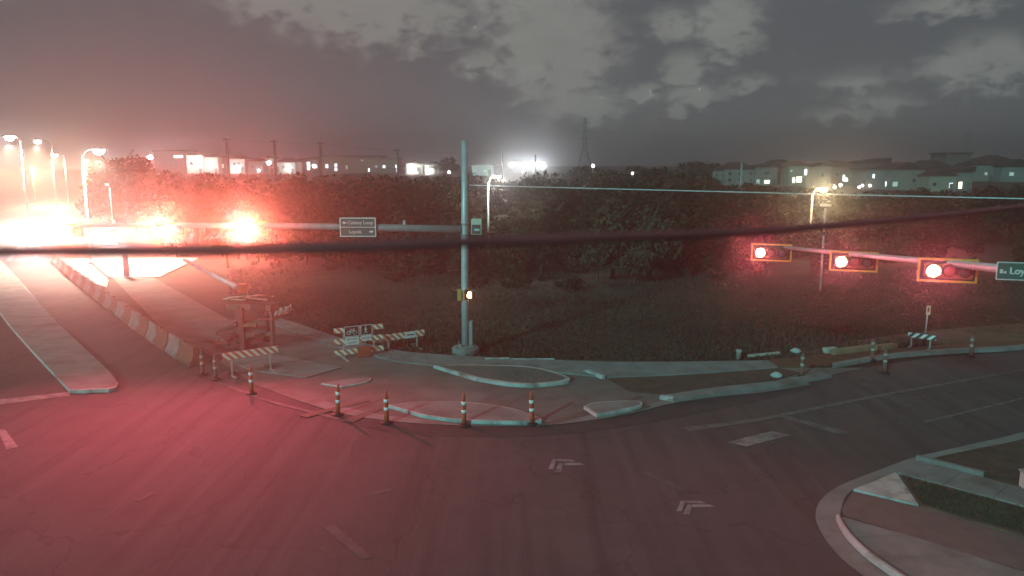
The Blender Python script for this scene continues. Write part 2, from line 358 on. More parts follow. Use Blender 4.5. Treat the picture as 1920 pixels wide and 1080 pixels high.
# fresh asphalt crescent round the corner
outer = C((590, 778), (640, 791), (700, 805), (800, 817), (960, 820), (1080, 812), (1200, 796), (1300, 777), (1400, 757), (1520, 728))
inner = C((1470, 729), (1440, 735), (1350, 744), (1260, 757), (1200, 772), (1100, 790), (1000, 799), (850, 798), (740, 791), (640, 776))
sheet('asphalt_patch', outer + inner, M['asphalt_new'], 0.006)
# apron of the corner
apron = C((480, 722), (560, 752), (640, 776), (740, 791), (850, 798), (1000, 799), (1100, 790), (1200, 772), (1260, 757), (1350, 744), (1440, 735), (1500, 716), (1620, 690)) \
      + L((1450, 690), (1250, 690), (1130, 690), (900, 672), (760, 664), (640, 640), (500, 598), (430, 600), (250, 500), (190, 500), (300, 612), (430, 690))
sheet('corner_apron', apron, M['apron'], 0.014)
# gutter band along the corner edge
g_out = C((560, 752), (640, 776), (740, 791), (850, 798), (1000, 799), (1100, 790), (1200, 772), (1260, 757), (1350, 744), (1440, 735), (1520, 722))
g_in = C((1500, 712), (1440, 722), (1350, 731), (1260, 748), (1200, 763), (1100, 781), (1000, 790), (850, 789), (740, 782), (650, 765), (580, 742))
sheet('gutter', g_out + g_in, M['concrete'], 0.024)
# slabs in strips: each its own piece
def slab_strip(name, ea, eb, n, m, z, thick=0.1, gap=0.018):
    ea = [Vector(p) for p in ea]; eb = [Vector(p) for p in eb]
    def at(e, t):
        ln = [0]
        for i in range(1, len(e)): ln.append(ln[-1] + (e[i] - e[i - 1]).length)
        s_ = t * ln[-1]
        for i in range(1, len(e)):
            if s_ <= ln[i] + 1e-9: return e[i - 1].lerp(e[i], (s_ - ln[i - 1]) / max(1e-9, ln[i] - ln[i - 1]))
        return e[-1]
    base = None
    root = bpy.data.objects.new(name, None); COL.objects.link(root); tag(root, kind='structure')
    tot = sum((ea[i] - ea[i - 1]).length for i in range(1, len(ea))); g = gap / max(tot, .1)
    for k in range(n):
        t0, t1 = k / n + g / 2, (k + 1) / n - g / 2
        sub = [t0 + (t1 - t0) * i / 3 for i in range(4)]
        poly = [tuple(at(ea, t)) for t in sub] + [tuple(at(eb, t)) for t in reversed(sub)]
        dz = random.uniform(-.004, .004)
        MB().prism(poly, z - thick, z + dz).build('slab', m, root)
    return root
slab_strip('sidewalk', L((880, 694), (1000, 696), (1132, 709), (1260, 705), (1460, 692)), L((868, 670), (1010, 676), (1135, 681), (1260, 681), (1440, 678)), 9, M['concrete'], 0.07)
slab_strip('sidewalk', L((500, 605), (620, 650), (745, 680), (880, 694)), L((520, 596), (640, 636), (760, 662), (868, 670)), 8, M['concrete'], 0.066)
slab_strip('bike_path', L((380, 655), (470, 696), (575, 710)), L((420, 644), (520, 668), (642, 691)), 4, M['concrete'], 0.06)
slab_strip('driveway', L((95, 489), (140, 520), (200, 540)), L((160, 485), (185, 510), (204, 526)), 3, M['concrete_pale'], 0.05)
slab_strip('driveway', L((165, 485), (205, 521)), L((372, 484), (300, 520)), 3, M['concrete_pale'], 0.05)
slab_strip('sidewalk', L((1262, 756), (1350, 741), (1460, 727), (1560, 709)), L((1237, 747), (1340, 731), (1445, 720), (1540, 703)), 5, M['concrete'], 0.11)
# right-hand verge: kerb line along the right road and dug soil behind it
slab_strip('kerb', C((1560, 690), (1680, 671), (1800, 662), (1920, 655), (2150, 626)), C((1560, 685), (1680, 666), (1800, 657), (1920, 650), (2150, 622)), 12, M['concrete'], 0.13, 0.15)
sheet('dirt_strip', L((1140, 712), (1300, 704), (1460, 692), (1500, 700), (1440, 718), (1262, 744), (1180, 735)), M['soil'], 0.045, 0.05)
sheet('dirt_strip', C((1440, 690), (1560, 684), (1680, 665), (1800, 656), (1920, 649)) + C((1920, 640), (1800, 646), (1680, 655), (1560, 664), (1440, 677)), M['red_soil'], 0.06, 0.1)
sheet('dry_verge', C((1470, 668), (1560, 660), (1700, 648), (1920, 637), (2150, 618)) + C((2150, 588), (1920, 606), (1740, 622), (1600, 640), (1500, 655)), M['dry_soil'], 0.03, 0.06)
# raised islands with kerbs
def island(name, outline, top, kerb_w, z, m_top, m_kerb=M['concrete_pale']):
    k = tag(MB().prism(outline, 0.0, z).build(name, m_kerb, None, 0.02), kind='structure')
    c = Vector((sum(p[0] for p in outline) / len(outline), sum(p[1] for p in outline) / len(outline)))
    inn = [tuple(Vector(p) + (c - Vector(p)).normalized() * kerb_w) for p in outline]
    MB().prism(inn, z - 0.02, z + top).build('island_top', m_top, k)
    return k
lens_outline = C((728, 766), (800, 759), (880, 761), (960, 772), (1016, 793), (985, 797), (900, 796), (840, 792), (790, 784), n=4)
island('splitter_island', lens_outline, 0.006, 0.10, 0.14, M['concrete'])
tear = C((812, 691), (900, 690), (1000, 694), (1070, 716), (1010, 727), (950, 725), (890, 715), n=5)
island('planter_island', tear, 0.006, 0.22, 0.15, M['gravel'])
small = C((1094, 768), (1120, 760), (1192, 757), (1203, 766), (1160, 776), (1118, 784), n=3)
island('corner_island', small, 0.006, 0.10, 0.13, M['concrete'])
sliver = C((602, 722), (640, 715), (692, 711), (688, 719), (640, 728), n=3)
island('corner_island', sliver, 0.004, 0.06, 0.07, M['concrete'])
med = C((131, 738), (170, 737), (222, 724), (150, 650), (90, 590), (40, 532), (-10, 478), (-60, 425), n=4) + C((-110, 430), (-60, 500), (0, 590), (60, 662), n=4)
island('median_island', med, 0.006, 0.15, 0.15, M['concrete'])
# short kerb ends, each a piece of its own
def kerb_bar(a, b, wdt=0.18, h=0.16, m=None):
    a, b = P(*a), P(*b); c = (a + b) / 2; d = b - a
    o = MB().box((c.x, c.y, h / 2), (d.length, wdt, h), math.atan2(d.y, d.x)).build('kerb', m or M['concrete_pale'], None, 0.02)
    return tag(o, kind='structure')
kerb_bar((1096, 698), (1132, 711)); kerb_bar((1238, 748), (1264, 752), 0.25, 0.15)
kerb_bar((910, 676), (955, 675), 0.12, 0.12); kerb_bar((960, 676), (1040, 676), 0.1, 0.10)
# thin brown soil washed across the apron
for k, pl in enumerate([[(640, 790), (700, 768), (720, 766), (662, 793)], [(1000, 798), (1090, 776), (1096, 781), (1030, 799)], [(1062, 708), (1030, 698), (1042, 697), (1085, 713)], [(1180, 770), (1215, 760), (1222, 764), (1196, 773)],
                        [(1075, 776), (1200, 742), (1205, 745), (1090, 780)], [(560, 780), (690, 750), (694, 753), (575, 784)]]):
    tag(sheet('soil_streak', L(*pl), M['wash'], 0.028 + 0.0005 * k), kind='structure')

# near right corner
rc_out = C((2060, 765), (1920, 810), (1810, 836), (1715, 858), (1640, 885), (1575, 911), (1541, 936), (1529, 965), (1540, 1000), (1572, 1042), (1625, 1085), (1700, 1135))
rc_in = C((1760, 1128), (1690, 1085), (1628, 1040), (1592, 1003), (1578, 972), (1578, 952), (1598, 920), (1680, 886), (1740, 862), (1830, 842), (1920, 823), (2060, 780))
sheet('gutter', rc_out + rc_in, M['concrete'], 0.012)
sheet('corner_walk', C((1582, 968), (1580, 952), (1600, 922)) + L((1722, 951), (1920, 1010), (2200, 1090), (2200, 1180), (1920, 1072)), M['paver'], 0.016)
slab_strip('sidewalk', L((1578, 972), (1720, 1012), (1920, 1076), (2150, 1150)), C((1575, 978), (1592, 1003), (1628, 1040), (1690, 1085), (1760, 1128), n=3), 4, M['concrete'], 0.05)
kc = C((1572, 974), (1589, 1004), (1625, 1041), (1688, 1086), (1760, 1130), n=4); kc2 = C((1752, 1130), (1680, 1088), (1618, 1043), (1583, 1006), (1567, 976), n=4)
tag(MB().prism(kc + kc2, 0.0, 0.16).build('kerb', M['concrete_pale'], None, 0.02), kind='structure')
sheet('ramp_flare', L((1600, 921), (1680, 889), (1722, 950)), M['concrete_pale'], 0.06, 0.06)
sheet('verge_soil', L((1684, 893), (1724, 951), (1920, 1009), (2200, 1085), (2200, 1030), (1920, 955), (1785, 918)), M['dry_soil'], 0.05, 0.05)
slab_strip('sidewalk', L((1682, 889), (1785, 917), (1920, 953), (2200, 1028)), L((1722, 868), (1838, 897), (1930, 924), (2200, 1003)), 5, M['concrete'], 0.07)
kerb_bar((1718, 863), (1845, 895), 0.16, 0.17, M['concrete'])
sheet('verge_soil', L((1745, 862), (1920, 826), (2100, 790), (2200, 990), (1930, 920), (1850, 897)), M['soil'], 0.04, 0.05)

# ------------------------------------------------------------------ road markings
def mark(poly, m=None, z=0.008): return tag(MB().prism(L(*poly), z - 0.003, z).build('road_marking', m or M['paint'], None), kind='structure')
mark([(-120, 762), (131, 735), (131, 742), (-120, 774)])
mark([(1280, 802), (1420, 785), (1640, 741), (1920, 692), (1920, 695), (1640, 746), (1420, 791), (1290, 809)], M['paint_worn'], 0.010)
mark([(1364, 829), (1400, 837), (1484, 816), (1446, 809)], M['paint'])
mark([(1458, 781), (1474, 779), (1594, 811), (1574, 815)], M['paint_worn'])
for (u, v) in ((1028, 866), (1268, 944)):
    s = 1 if u < 1100 else 1.05
    mark([(u, v + 14 * s), (u + 8 * s, v - 4 * s), (u + 16 * s, v - 4 * s), (u + 10 * s, v + 14 * s)], M['paint']); mark([(u + 9 * s, v - 5 * s), (u + 44 * s, v - 4 * s), (u + 52 * s, v), (u + 16 * s, v - 1 * s)], M['paint'])
    mark([(u + 12 * s, v + 19 * s), (u + 20 * s, v + 3 * s), (u + 29 * s, v + 3 * s), (u + 24 * s, v + 20 * s)], M['paint']); mark([(u + 22 * s, v + 2 * s), (u + 58 * s, v + 2 * s), (u + 70 * s, v + 6 * s), (u + 30 * s, v + 7 * s)], M['paint'])
mark([(-4, 806), (10, 806), (34, 838), (12, 843)], M['paint'])
mark([(250, 938), (285, 922), (290, 926), (262, 940)], M['paint_ghost']); mark([(172, 955), (192, 946), (196, 951), (180, 957)], M['paint_ghost'])
mark([(1200, 885), (1215, 884), (1290, 918), (1275, 919)], M['paint_ghost']); mark([(600, 985), (625, 983), (700, 1045), (680, 1050)], M['paint_ghost'])
mark([(690, 925), (735, 915), (740, 920), (700, 929)], M['paint_ghost'])
mark([(1730, 790), (1920, 745), (1920, 748), (1735, 794)], M['paint_worn'])
mark([(150, 640), (153, 640), (60, 555), (-20, 470), (-26, 470), (50, 553)], M['paint_worn'])
mark([(10, 490), (20, 490), (65, 430), (130, 385), (124, 385), (58, 430)], M['paint'])
mark([(60, 490), (66, 490), (92, 440), (150, 395), (144, 395), (84, 440)], M['paint'])
mark([(405, 718), (410, 715), (500, 750), (640, 785), (634, 788), (495, 753)], M['paint_worn'], 0.018)

# ------------------------------------------------------------------ vegetation
def crown_points(n, rx, rz, lobes=9, seed=0, base=0.25):
    r = np.random.default_rng(seed)
    cs = r.normal(size=(lobes, 3)); cs /= np.linalg.norm(cs, axis=1)[:, None]; cs *= r.uniform(0.25, 0.72, (lobes, 1))
    rad = r.uniform(0.28, 0.5, lobes)
    k = r.integers(0, lobes, n); d = r.normal(size=(n, 3)); d /= np.linalg.norm(d, axis=1)[:, None]
    p = cs[k] + d * (rad[k] * r.uniform(0.55, 1.08, n) ** 0.6)[:, None]
    p *= np.array([rx, rx, rz]); p[:, 2] -= p[:, 2].min() * 0.0
    return p
def leaf_quads(pts, size, r):
    n = len(pts); a = r.normal(size=(n, 3)); a /= np.linalg.norm(a, axis=1)[:, None]
    b = np.cross(a, r.normal(size=(n, 3))); b /= np.linalg.norm(b, axis=1)[:, None]
    s = (size * r.uniform(0.6, 1.4, n))[:, None]
    return np.stack([pts - a * s, pts - b * s * 0.55, pts + a * s, pts + b * s * 0.55], 1).reshape(-1, 3)
def quads_obj(name, v, m, parent=None):
    n = len(v); me = bpy.data.meshes.new(name); me.vertices.add(n); me.vertices.foreach_set('co', v.astype(np.float32).ravel())
    me.loops.add(n); me.loops.foreach_set('vertex_index', np.arange(n, dtype=np.int32)); me.polygons.add(n // 4)
    me.polygons.foreach_set('loop_start', np.arange(0, n, 4, dtype=np.int32)); me.update(calc_edges=True); me.materials.append(m)
    o = bpy.data.objects.new(name, me); COL.objects.link(o)
    if parent: o.parent = parent
    return o
def trunk_mb(h, r0, seed, spread):
    r = random.Random(seed); b = MB(); k = Vector((0, 0, -0.3)); pts = [k]; 
    for i in range(4): pts.append(pts[-1] + Vector((r.uniform(-.12, .12), r.uniform(-.12, .12), h * 0.16 + .08)))
    b.tube(pts, [r0 * (1 - .12 * i) for i in range(5)], 7)
    for i in range(6):
        a = r.uniform(0, 6.28); q = pts[2 + i % 3]
        e = q + Vector((math.cos(a) * spread * r.uniform(.4, .75), math.sin(a) * spread * r.uniform(.4, .75), h * r.uniform(.25, .45)))
        b.tube([q, (q + e) / 2 + Vector((0, 0, .3)), e], [r0 * .5, r0 * .32, r0 * .12], 5)
    return b
def tree(u, v_top, y, width, label, group=None, m='leaf', n=2600, leaf=0.22, name='tree', cat='tree'):
    x = A(u, 400, y).x; z0 = hz(x, y); top = A(u, v_top, y).z; h = max(1.2, top - z0); seed = int(u * 13 + y)
    t = thing(name, (x, y, z0), label, cat, group)
    trunk_mb(h, 0.035 * h, seed, width / 2).build('trunk', M['bark'], t)
    rz = h * 0.42; p = crown_points(n, width / 2 * 1.1, rz, 12, seed); p[:, 2] += h - rz * 0.92
    p = p[p[:, 2] > 0.05 * h]
    quads_obj('crown', leaf_quads(p, leaf, np.random.default_rng(seed)), M[m], t)
    return t
SKYL = [(-200, 345), (0, 345), (120, 340), (180, 318), (205, 300), (270, 307), (300, 310), (345, 320), (430, 321), (500, 327), (600, 323), (750, 326), (860, 322), (950, 326), (1030, 320), (1100, 314), (1200, 311), (1300, 309), (1345, 336), (1450, 346), (1600, 358), (1750, 352), (1900, 346), (2100, 345)]
def skyl(u): return float(np.interp(u, [a for a, b in SKYL], [b for a, b in SKYL]))
def woodland():
    r = np.random.default_rng(11); V = []; T = MB(); cnt = 0
    while cnt < 820:
        u = r.uniform(180, 2150); y = 52 + 160 * r.uniform() ** 1.3
        x = A(u, 400, y).x
        front = 70 if u < 420 else np.interp(u, [420, 700, 850, 1100, 1250, 1400, 1700, 2150], [62, 60, 55, 62, 60, 66, 74, 80])
        if y < front: continue
        if u < 300 and y < 105: continue
        if u > 1330 and y > 200: continue
        cnt += 1
        z0 = hz(x, y); ztop = A(u, skyl(u) + abs(r.normal(0, 16)), y).z
        h = min(r.uniform(5.5, 9.5), ztop - z0)
        if y < front + 8: h = min(h, r.uniform(2.5, 6.5))
        if h < 1.5: continue
        wd = h * r.uniform(0.32, 0.48); near = y < 110
        n = 620 if near else 330; lf = 0.24 if near else 0.42
        p = crown_points(n, wd, h * 0.48, 9, int(r.integers(1e9))); p[:, 2] += h * 0.56; p[:, 2] = np.clip(p[:, 2], 0.05, h)
        p += np.array([x, y, z0]); V.append(leaf_quads(p, lf, r))
        if near: T.tube([(x, y, z0 - .3), (x + r.uniform(-.3, .3), y, z0 + h * .45)], [.14, .07], 5)
    wl = tag(quads_obj('woodland', np.concatenate(V), M['leaf']), 'dense dark woodland filling the low ground behind the grass field', kind='stuff')
    tk = T.build('trunks', M['bark'], wl); tag(tk, kind='stuff')
woodland()
tree(228, 284, 120, 11, 'big round-crowned tree at the left end of the skyline beside the street lamps', 'skyline trees', n=3200, leaf=.34)
tree(838, 295, 250, 9, 'small lone tree on the skyline just left of the signal pole top', 'skyline trees', n=1200, leaf=.4)
tree(1110, 311, 180, 14, 'low broad tree on the skyline in front of the pylon foot', 'skyline trees', n=2200, leaf=.36)
tree(1310, 302, 230, 13, 'rounded tree on the skyline at the left end of the right-hand houses', 'skyline trees', n=2000, leaf=.4)
tree(1205, 312, 190, 16, 'wide low tree on the skyline between pylon and right-hand houses', 'skyline trees', n=2200, leaf=.4)
tree(1150, 380, 59, 4.6, 'pale lamp-lit bushy tree below the span wire, right of the bare street lamp', 'pale trees at the wood edge', 'leaf_lamplit', 3000, .2)
tree(1222, 392, 58, 4.2, 'pale lamp-lit bushy tree beside a second pale tree at the wood edge', 'pale trees at the wood edge', 'leaf_lamplit', 2600, .2)
tree(1120, 452, 56, 3.0, 'lamp-lit pale shrub in front of the woods, left of the lit clearing', 'lit shrubs', 'leaf_lamplit', 2200, .17, 'shrub', 'shrub')
tree(1195, 460, 55, 3.4, 'lamp-lit pale shrub at the top of the lit clearing', 'lit shrubs', 'leaf_lamplit', 2200, .17, 'shrub', 'shrub')
tree(1330, 462, 78, 5.0, 'brownish shrub at the field edge left of the first right-hand signal', 'field edge shrubs', 'leaf', 2200, .17, 'shrub', 'shrub')
tree(1590, 470, 72, 5.0, 'loose shrub behind the middle right-hand signal', 'field edge shrubs', 'leaf', 2200, .17, 'shrub', 'shrub')
tree(1760, 400, 100, 8.0, 'tall brownish tree above the nearest right-hand signal', 'right-hand trees', 'leaf', 2600, .24)
tree(1890, 385, 105, 9.0, 'dark tree at the right edge of the picture above the street-name sign', 'right-hand trees', 'leaf', 2600, .24)
tree(560, 400, 80, 6.5, 'dark tree between the two nearer red signals and the street sign', 'left wood edge trees', 'leaf', 2600, .22)
tree(370, 385, 84, 6.0, 'reddish-lit tree behind and between the two bright left signals', 'left wood edge trees', 'leaf', 2600, .22)

def scrub():
    r = np.random.default_rng(21); V = []
    for i in range(420):
        u = r.uniform(470, 2100); y = r.uniform(50, 92)
        lo = np.interp(u, [470, 700, 880, 1300, 1500, 2100], [62, 56, 50, 52, 58, 62])
        if y < lo + r.uniform(0, 14) * (1 if u > 1000 else .5): continue
        if 1095 < u < 1250 and y < 74: continue
        p = A(u, 400, y); h = r.uniform(.5, 2.6) * (0.6 if y < lo + 8 else 1); n = int(120 + 90 * h)
        c = crown_points(n, h * r.uniform(.5, 1.0), h * .55, 7, int(r.integers(1e9))); c[:, 2] = np.abs(c[:, 2] + h * .4)
        V.append(leaf_quads(c + np.array([p.x, y, hz(p.x, y)]), .16, r))
    tag(quads_obj('scrub', np.concatenate(V), M['scrub']), 'low brown scrub scattered between the grass field and the woods', kind='stuff')
scrub()
# field grass: nobody could count it
def field_grass():
    r = np.random.default_rng(5); n = 90000
    u = r.uniform(430, 2050, n); v = 500 + (690 - 500) * r.uniform(0, 1, n) ** 0.75
    pts = []
    edge = [(430, 560), (500, 592), (640, 634), (760, 660), (868, 668), (1010, 673), (1440, 676), (1560, 662), (1800, 645), (2050, 625)]
    lim = np.interp(u, [a for a, b in edge], [b for a, b in edge])
    for a, b, l in zip(u, v, lim):
        if b > l: continue
        p = P(a, b); pts.append((p.x, p.y, hz(p.x, p.y)))
    b0 = np.array(pts); n = len(b0); nn = np.sin(b0[:, 0] * .35) * np.sin(b0[:, 1] * .28 + 1)
    h = r.uniform(.03, .15, n) * (1 + .5 * nn) * np.where(r.uniform(size=n) < .06, 2.2, 1); a = r.uniform(0, 6.28, n); wd = r.uniform(.015, .045, n) * (1 + b0[:, 1] / 90)
    dx = np.stack([np.cos(a) * wd, np.sin(a) * wd, 0 * a], 1); tip = b0 + np.stack([r.normal(0, .09, n), r.normal(0, .09, n), h], 1)
    v = np.stack([b0 - dx, b0 + dx, tip + dx * .3, tip - dx * .3], 1).reshape(-1, 3)
    tag(quads_obj('field_grass', v, M['grass']), 'rough mown grass covering the dark field behind the pavement', kind='stuff')
field_grass()
def gravel_stuff():
    r = np.random.default_rng(9); b = MB(); cx, cy = np.mean(np.array(tear), 0)
    for i in range(420):
        p = Vector(tear[r.integers(len(tear))]).lerp(Vector((cx, cy)), r.uniform(.22, 1)); s = r.uniform(.02, .06)
        b.box((p.x, p.y, 0.156 + s * .3), (s, s * r.uniform(.6, 1), s * .7), r.uniform(0, 3), .7)
    tag(b.build('planter_gravel', M['gravel']), 'loose grey gravel filling the teardrop kerbed island', kind='stuff')
gravel_stuff()
# debris grass and weeds on the near right verge
def verge_weeds():
    r = np.random.default_rng(3); v = []
    tri = [P(1690, 896), P(1728, 950), P(1920, 1005), P(1920, 958)]
    for i in range(2600):
        a, b = r.uniform(), r.uniform(); q = tri[0].lerp(tri[3], a).lerp(tri[1].lerp(tri[2], a), b); q.z = .05; v.append(q[:])
    p = np.array(v); n = len(p); a = r.uniform(0, 6.28, n); wd = .012
    dx = np.stack([np.cos(a) * wd, np.sin(a) * wd, 0 * a], 1); tip = p + np.stack([r.normal(0, .04, n), r.normal(0, .04, n), r.uniform(.03, .1, n)], 1)
    tag(quads_obj('verge_grass', np.stack([p - dx, p + dx, tip + dx * .3, tip - dx * .3], 1).reshape(-1, 3), M['grass']), 'sparse dry grass on the verge of the near right corner', kind='stuff')
verge_weeds()

# ------------------------------------------------------------------ signal pole, mast arms, signal heads
def text(body, size, parent, loc, m, ext=0.004, align='CENTER', bold=0.0):
    cu = bpy.data.curves.new('lettering', 'FONT'); cu.body = body; cu.size = size; cu.align_x = align; cu.align_y = 'CENTER'; cu.extrude = ext; cu.offset = bold
    cu.materials.append(m); o = bpy.data.objects.new('lettering', cu); COL.objects.link(o); o.parent = parent; o.location = loc; o.rotation_euler = (R(90), 0, 0)
    return o
def disc(name, c, rad, depth, m, parent, dome=0.3):
    o = MB(); n = 18; prof = [(rad, 0), (rad, depth * .3), (rad * .75, depth * .7), (rad * .35, depth * .95), (0.002, depth)]
    o.lathe(prof, n); return o.build(name, m, parent, 0, c, (R(90), 0, 0))
RED_POWER = 7500; SPOT_CONE = 125
def signal_head(loc, rz, label, group, power=RED_POWER, border='yellow', hood=True):
    t = thing('traffic_signal', loc, label, 'traffic signal', group, rz)
    bp = MB(); W, H, s = 1.36, 0.62, 0.055
    bp.box((0, 0.10, 0), (W - 2 * s, 0.012, H - 2 * s)); plate = bp.build('backplate', M['black'], t)
    fr = MB()
    for (cx, cz, dx, dz) in ((0, H / 2 - s / 2, W, s), (0, -H / 2 + s / 2, W, s), (-W / 2 + s / 2, 0, s, H - 2 * s), (W / 2 - s / 2, 0, s, H - 2 * s)): fr.box((cx, 0.10, cz), (dx, 0.016, dz))
    fr.build('border', M[border], plate)
    MB().box((0, 0.0, 0), (1.08, 0.19, 0.37)).build('housing', M['housing'], t, 0.03)
    for i, (cx, lm) in enumerate(((-0.36, 'red_on'), (0.0, 'lens_amber'), (0.36, 'lens_green'))):
        ln = disc('lens', (cx, -0.096, 0), 0.15, 0.045, M[lm], t)
        v = MB(); n = 14; ro = 0.172; vs_ = []
        for yy, sc in ((-0.09, 1.0), (-0.27, 1.02)):
            for j in range(n + 1):
                a = R(-25 + 230 * j / n); vs_.append((cx + ro * sc * math.cos(a), yy, ro * sc * math.sin(a)))
        v.add(vs_, [(j, j + 1, n + 2 + j, n + 1 + j) for j in range(n)], True)
        vo = v.build('visor', M['black'], t); md = vo.modifiers.new('thick', 'SOLIDIFY'); md.thickness = 0.006
    MB().box((0, 0.16, 0), (0.09, 0.14, 0.30)).build('bracket', M['galv_dull'], t)
    if power: light('red_light', 'SPOT', t, (-0.36, -0.30, 0), power, (1.0, 0.10, 0.155), (R(-94), 0, 0), 0.13, SPOT_CONE, 1.0)
    if power > 5000: light('halo_core_light', 'SPOT', t, (-0.36, -0.32, 0), power * 1.3, (1.0, 0.24, 0.08), (R(-98), 0, 0), 0.13, 48, 1.0)  # extra spot added at the lens for the yellow core of its halo
    return t
YA = P(873, 662).y; PX = P(873, 662).x
pole = thing('signal_pole', (PX, YA, 0), 'tall teal-lit grey steel signal pole on a round concrete footing at the corner', 'signal pole')
MB().lathe([(0.64, -0.1), (0.64, 0.24), (0.60, 0.30), (0.0, 0.30)], 20).build('footing', M['concrete'], pole)
MB().box((0, 0, 0.34), (0.62, 0.62, 0.07), R(20)).build('base_plate', M['galv_dull'], pole, 0.01)
for a in range(4): MB().lathe([(0.035, 0), (0.035, 0.12), (0.02, 0.16), (0.0, 0.16)], 8, (0.36 * math.cos(R(65 + 90 * a)), 0.36 * math.sin(R(65 + 90 * a)), 0.37)).build('anchor_bolt', M['bolt'], pole)
ptop = A(875, 268, YA).z
MB().tube([(0, 0, 0.35), (0, 0, 3), (0.02, 0, 6), (0.04, 0, ptop)], [0.175, 0.165, 0.152, 0.135], 20).build('shaft', M['galv'], pole)
MB().lathe([(0.145, 0), (0.15, 0.04), (0.09, 0.10), (0.0, 0.11)], 18, (0.04, 0, ptop)).build('cap', M['galv'], pole)
MB().box((0.25, 0.02, 0.95), (0.16, 0.26, 1.15)).build('hand_hole_cover', M['galv_dull'], pole, 0.02)
za = A(873, 431, YA).z
for k in range(2): MB().lathe([(0.17, 0), (0.17, 0.07), (0.0, 0.07)], 16, (0.02, 0, za - 0.28 + 0.5 * k)).build('clamp_band', M['galv_dull'], pole)
arm_pts = [(-0.15, 0, za), (-4, 0, za + 0.10), (-9, 0, za + 0.19), (-14, 0, za + 0.22), (-19.2, 0, za + 0.16)]
MB().tube(arm_pts, [0.20, 0.165, 0.135, 0.105, 0.075], 14).build('mast_arm', M['galv_dull'], pole)
MB().box((-2.72, 0, za + 0.33), (0.10, 0.10, 0.2)).build('camera_mount', M['galv'], pole)
MB().box((0.16, 0.02, A(873, 351, YA).z), (0.10, 0.14, 0.26)).build('cable_clamp', M['black'], pole)
def on_arm(u, v): p = A(u, v, YA - 0.28); return p
signal_head(on_arm(472, 429) , 0.36, 'nearest-to-pole red signal of the left mast arm, blazing over the wood edge', 'left mast arm signals')
signal_head(on_arm(317, 431), 0.42, 'middle red signal of the left mast arm, right of the car headlights', 'left mast arm signals', 7500)
signal_head(on_arm(125, 433), 0.48, 'outermost red signal of the left mast arm above the road at far left', 'left mast arm signals', 7500)
# street sign on the left arm
p = A(671, 426, YA - 0.26)
t = thing('street_sign', p, 'two-line green street sign with white border hung on the left mast arm', 'street sign')
MB().box((0, 0, 0), (1.60, 0.012, 0.84)).build('panel', M['sign_green'], t)
for (cx, cz, dx, dz) in ((0, .41, 1.62, .045), (0, -.41, 1.62, .045), (-.79, 0, .045, .775), (.79, 0, .045, .775), (0, 0, 1.535, .03)): MB().box((cx, -.006, cz), (dx, .014, dz)).build('border', M['sign_white'], t)
text('Colony Loop', .215, t, (.12, -.012, .20), M['letter'], bold=.004)
for sx, cz in ((-1, .2), (1, -.2)):
    MB().add([(sx * .70, -.012, cz), (sx * .60, -.012, cz + .075), (sx * .60, -.012, cz + .03), (sx * .51, -.012, cz + .03), (sx * .51, -.012, cz - .03), (sx * .60, -.012, cz - .03), (sx * .60, -.012, cz - .075)], [(0, 1, 6), (2, 3, 4, 5)]).build('arrow', M['sign_white'], t)
text('Loyola', .215, t, (-.12, -.012, -.21), M['letter'], bold=.004)
# sign on the pole's right side
p = A(893, 425, YA + 0.1)
t = thing('regulatory_sign', p, 'small white and grey sign plate fixed right of the signal pole', 'sign')
MB().box((0, 0, 0), (0.47, 0.012, 0.72)).build('panel', M['sign_cream'], t)
MB().box((0.0, -.010, -.12), (0.40, 0.008, 0.42)).build('dark_field', M['wall_dark'], t)
MB().box((0.02, -.016, -.14), (0.24, 0.006, 0.10)).build('symbol', M['letter'], t)
# pedestrian signals
def ped(loc, rz, label, lit):
    t = thing('pedestrian_signal', loc, label, 'pedestrian signal', None, rz)
    MB().box((0, 0.06, 0), (0.46, 0.22, 0.48)).build('housing', M['black'] if lit else M['yellow'], t, 0.03)
    v = MB()
    v.box((0, -0.14, .225), (0.46, 0.19, 0.012)); v.box((-.224, -0.14, 0), (0.012, 0.19, 0.438)); v.box((.224, -0.14, 0), (0.012, 0.19, 0.438)); v.build('visor', M['black'], t)
    MB().box((0, -.052, 0), (0.40, 0.01, 0.40)).build('lens', M['lens_off'], t)
    if lit:
        h = MB(); h.box((0, -.062, -.05), (.15, .01, .16))
        for i in range(4): h.box((-.057 + .038 * i, -.062, .085 + (.02 if i in (1, 2) else 0)), (.027, .01, .11))
        h.box((-.105, -.062, -.02), (.03, .01, .11)); h.build('hand_symbol', M['hand_on'], t)
        light('hand_light', 'SPOT', t, (0, -.30, 0), 26, (1.0, .45, .2), (R(-90), 0, 0), .08, 150)
    MB().tube([(0.0, .16, .1), (0, .36, .1)], .03, 8).build('bracket', M['galv_dull'], t)
    return t
ped(A(881, 553, YA - .42), R(-6), 'lit orange-hand pedestrian signal facing the camera on the signal pole', True)
ped(A(858, 553, YA - .05) , R(-78), 'yellow-edged pedestrian signal turned aside on the left of the signal pole', False)

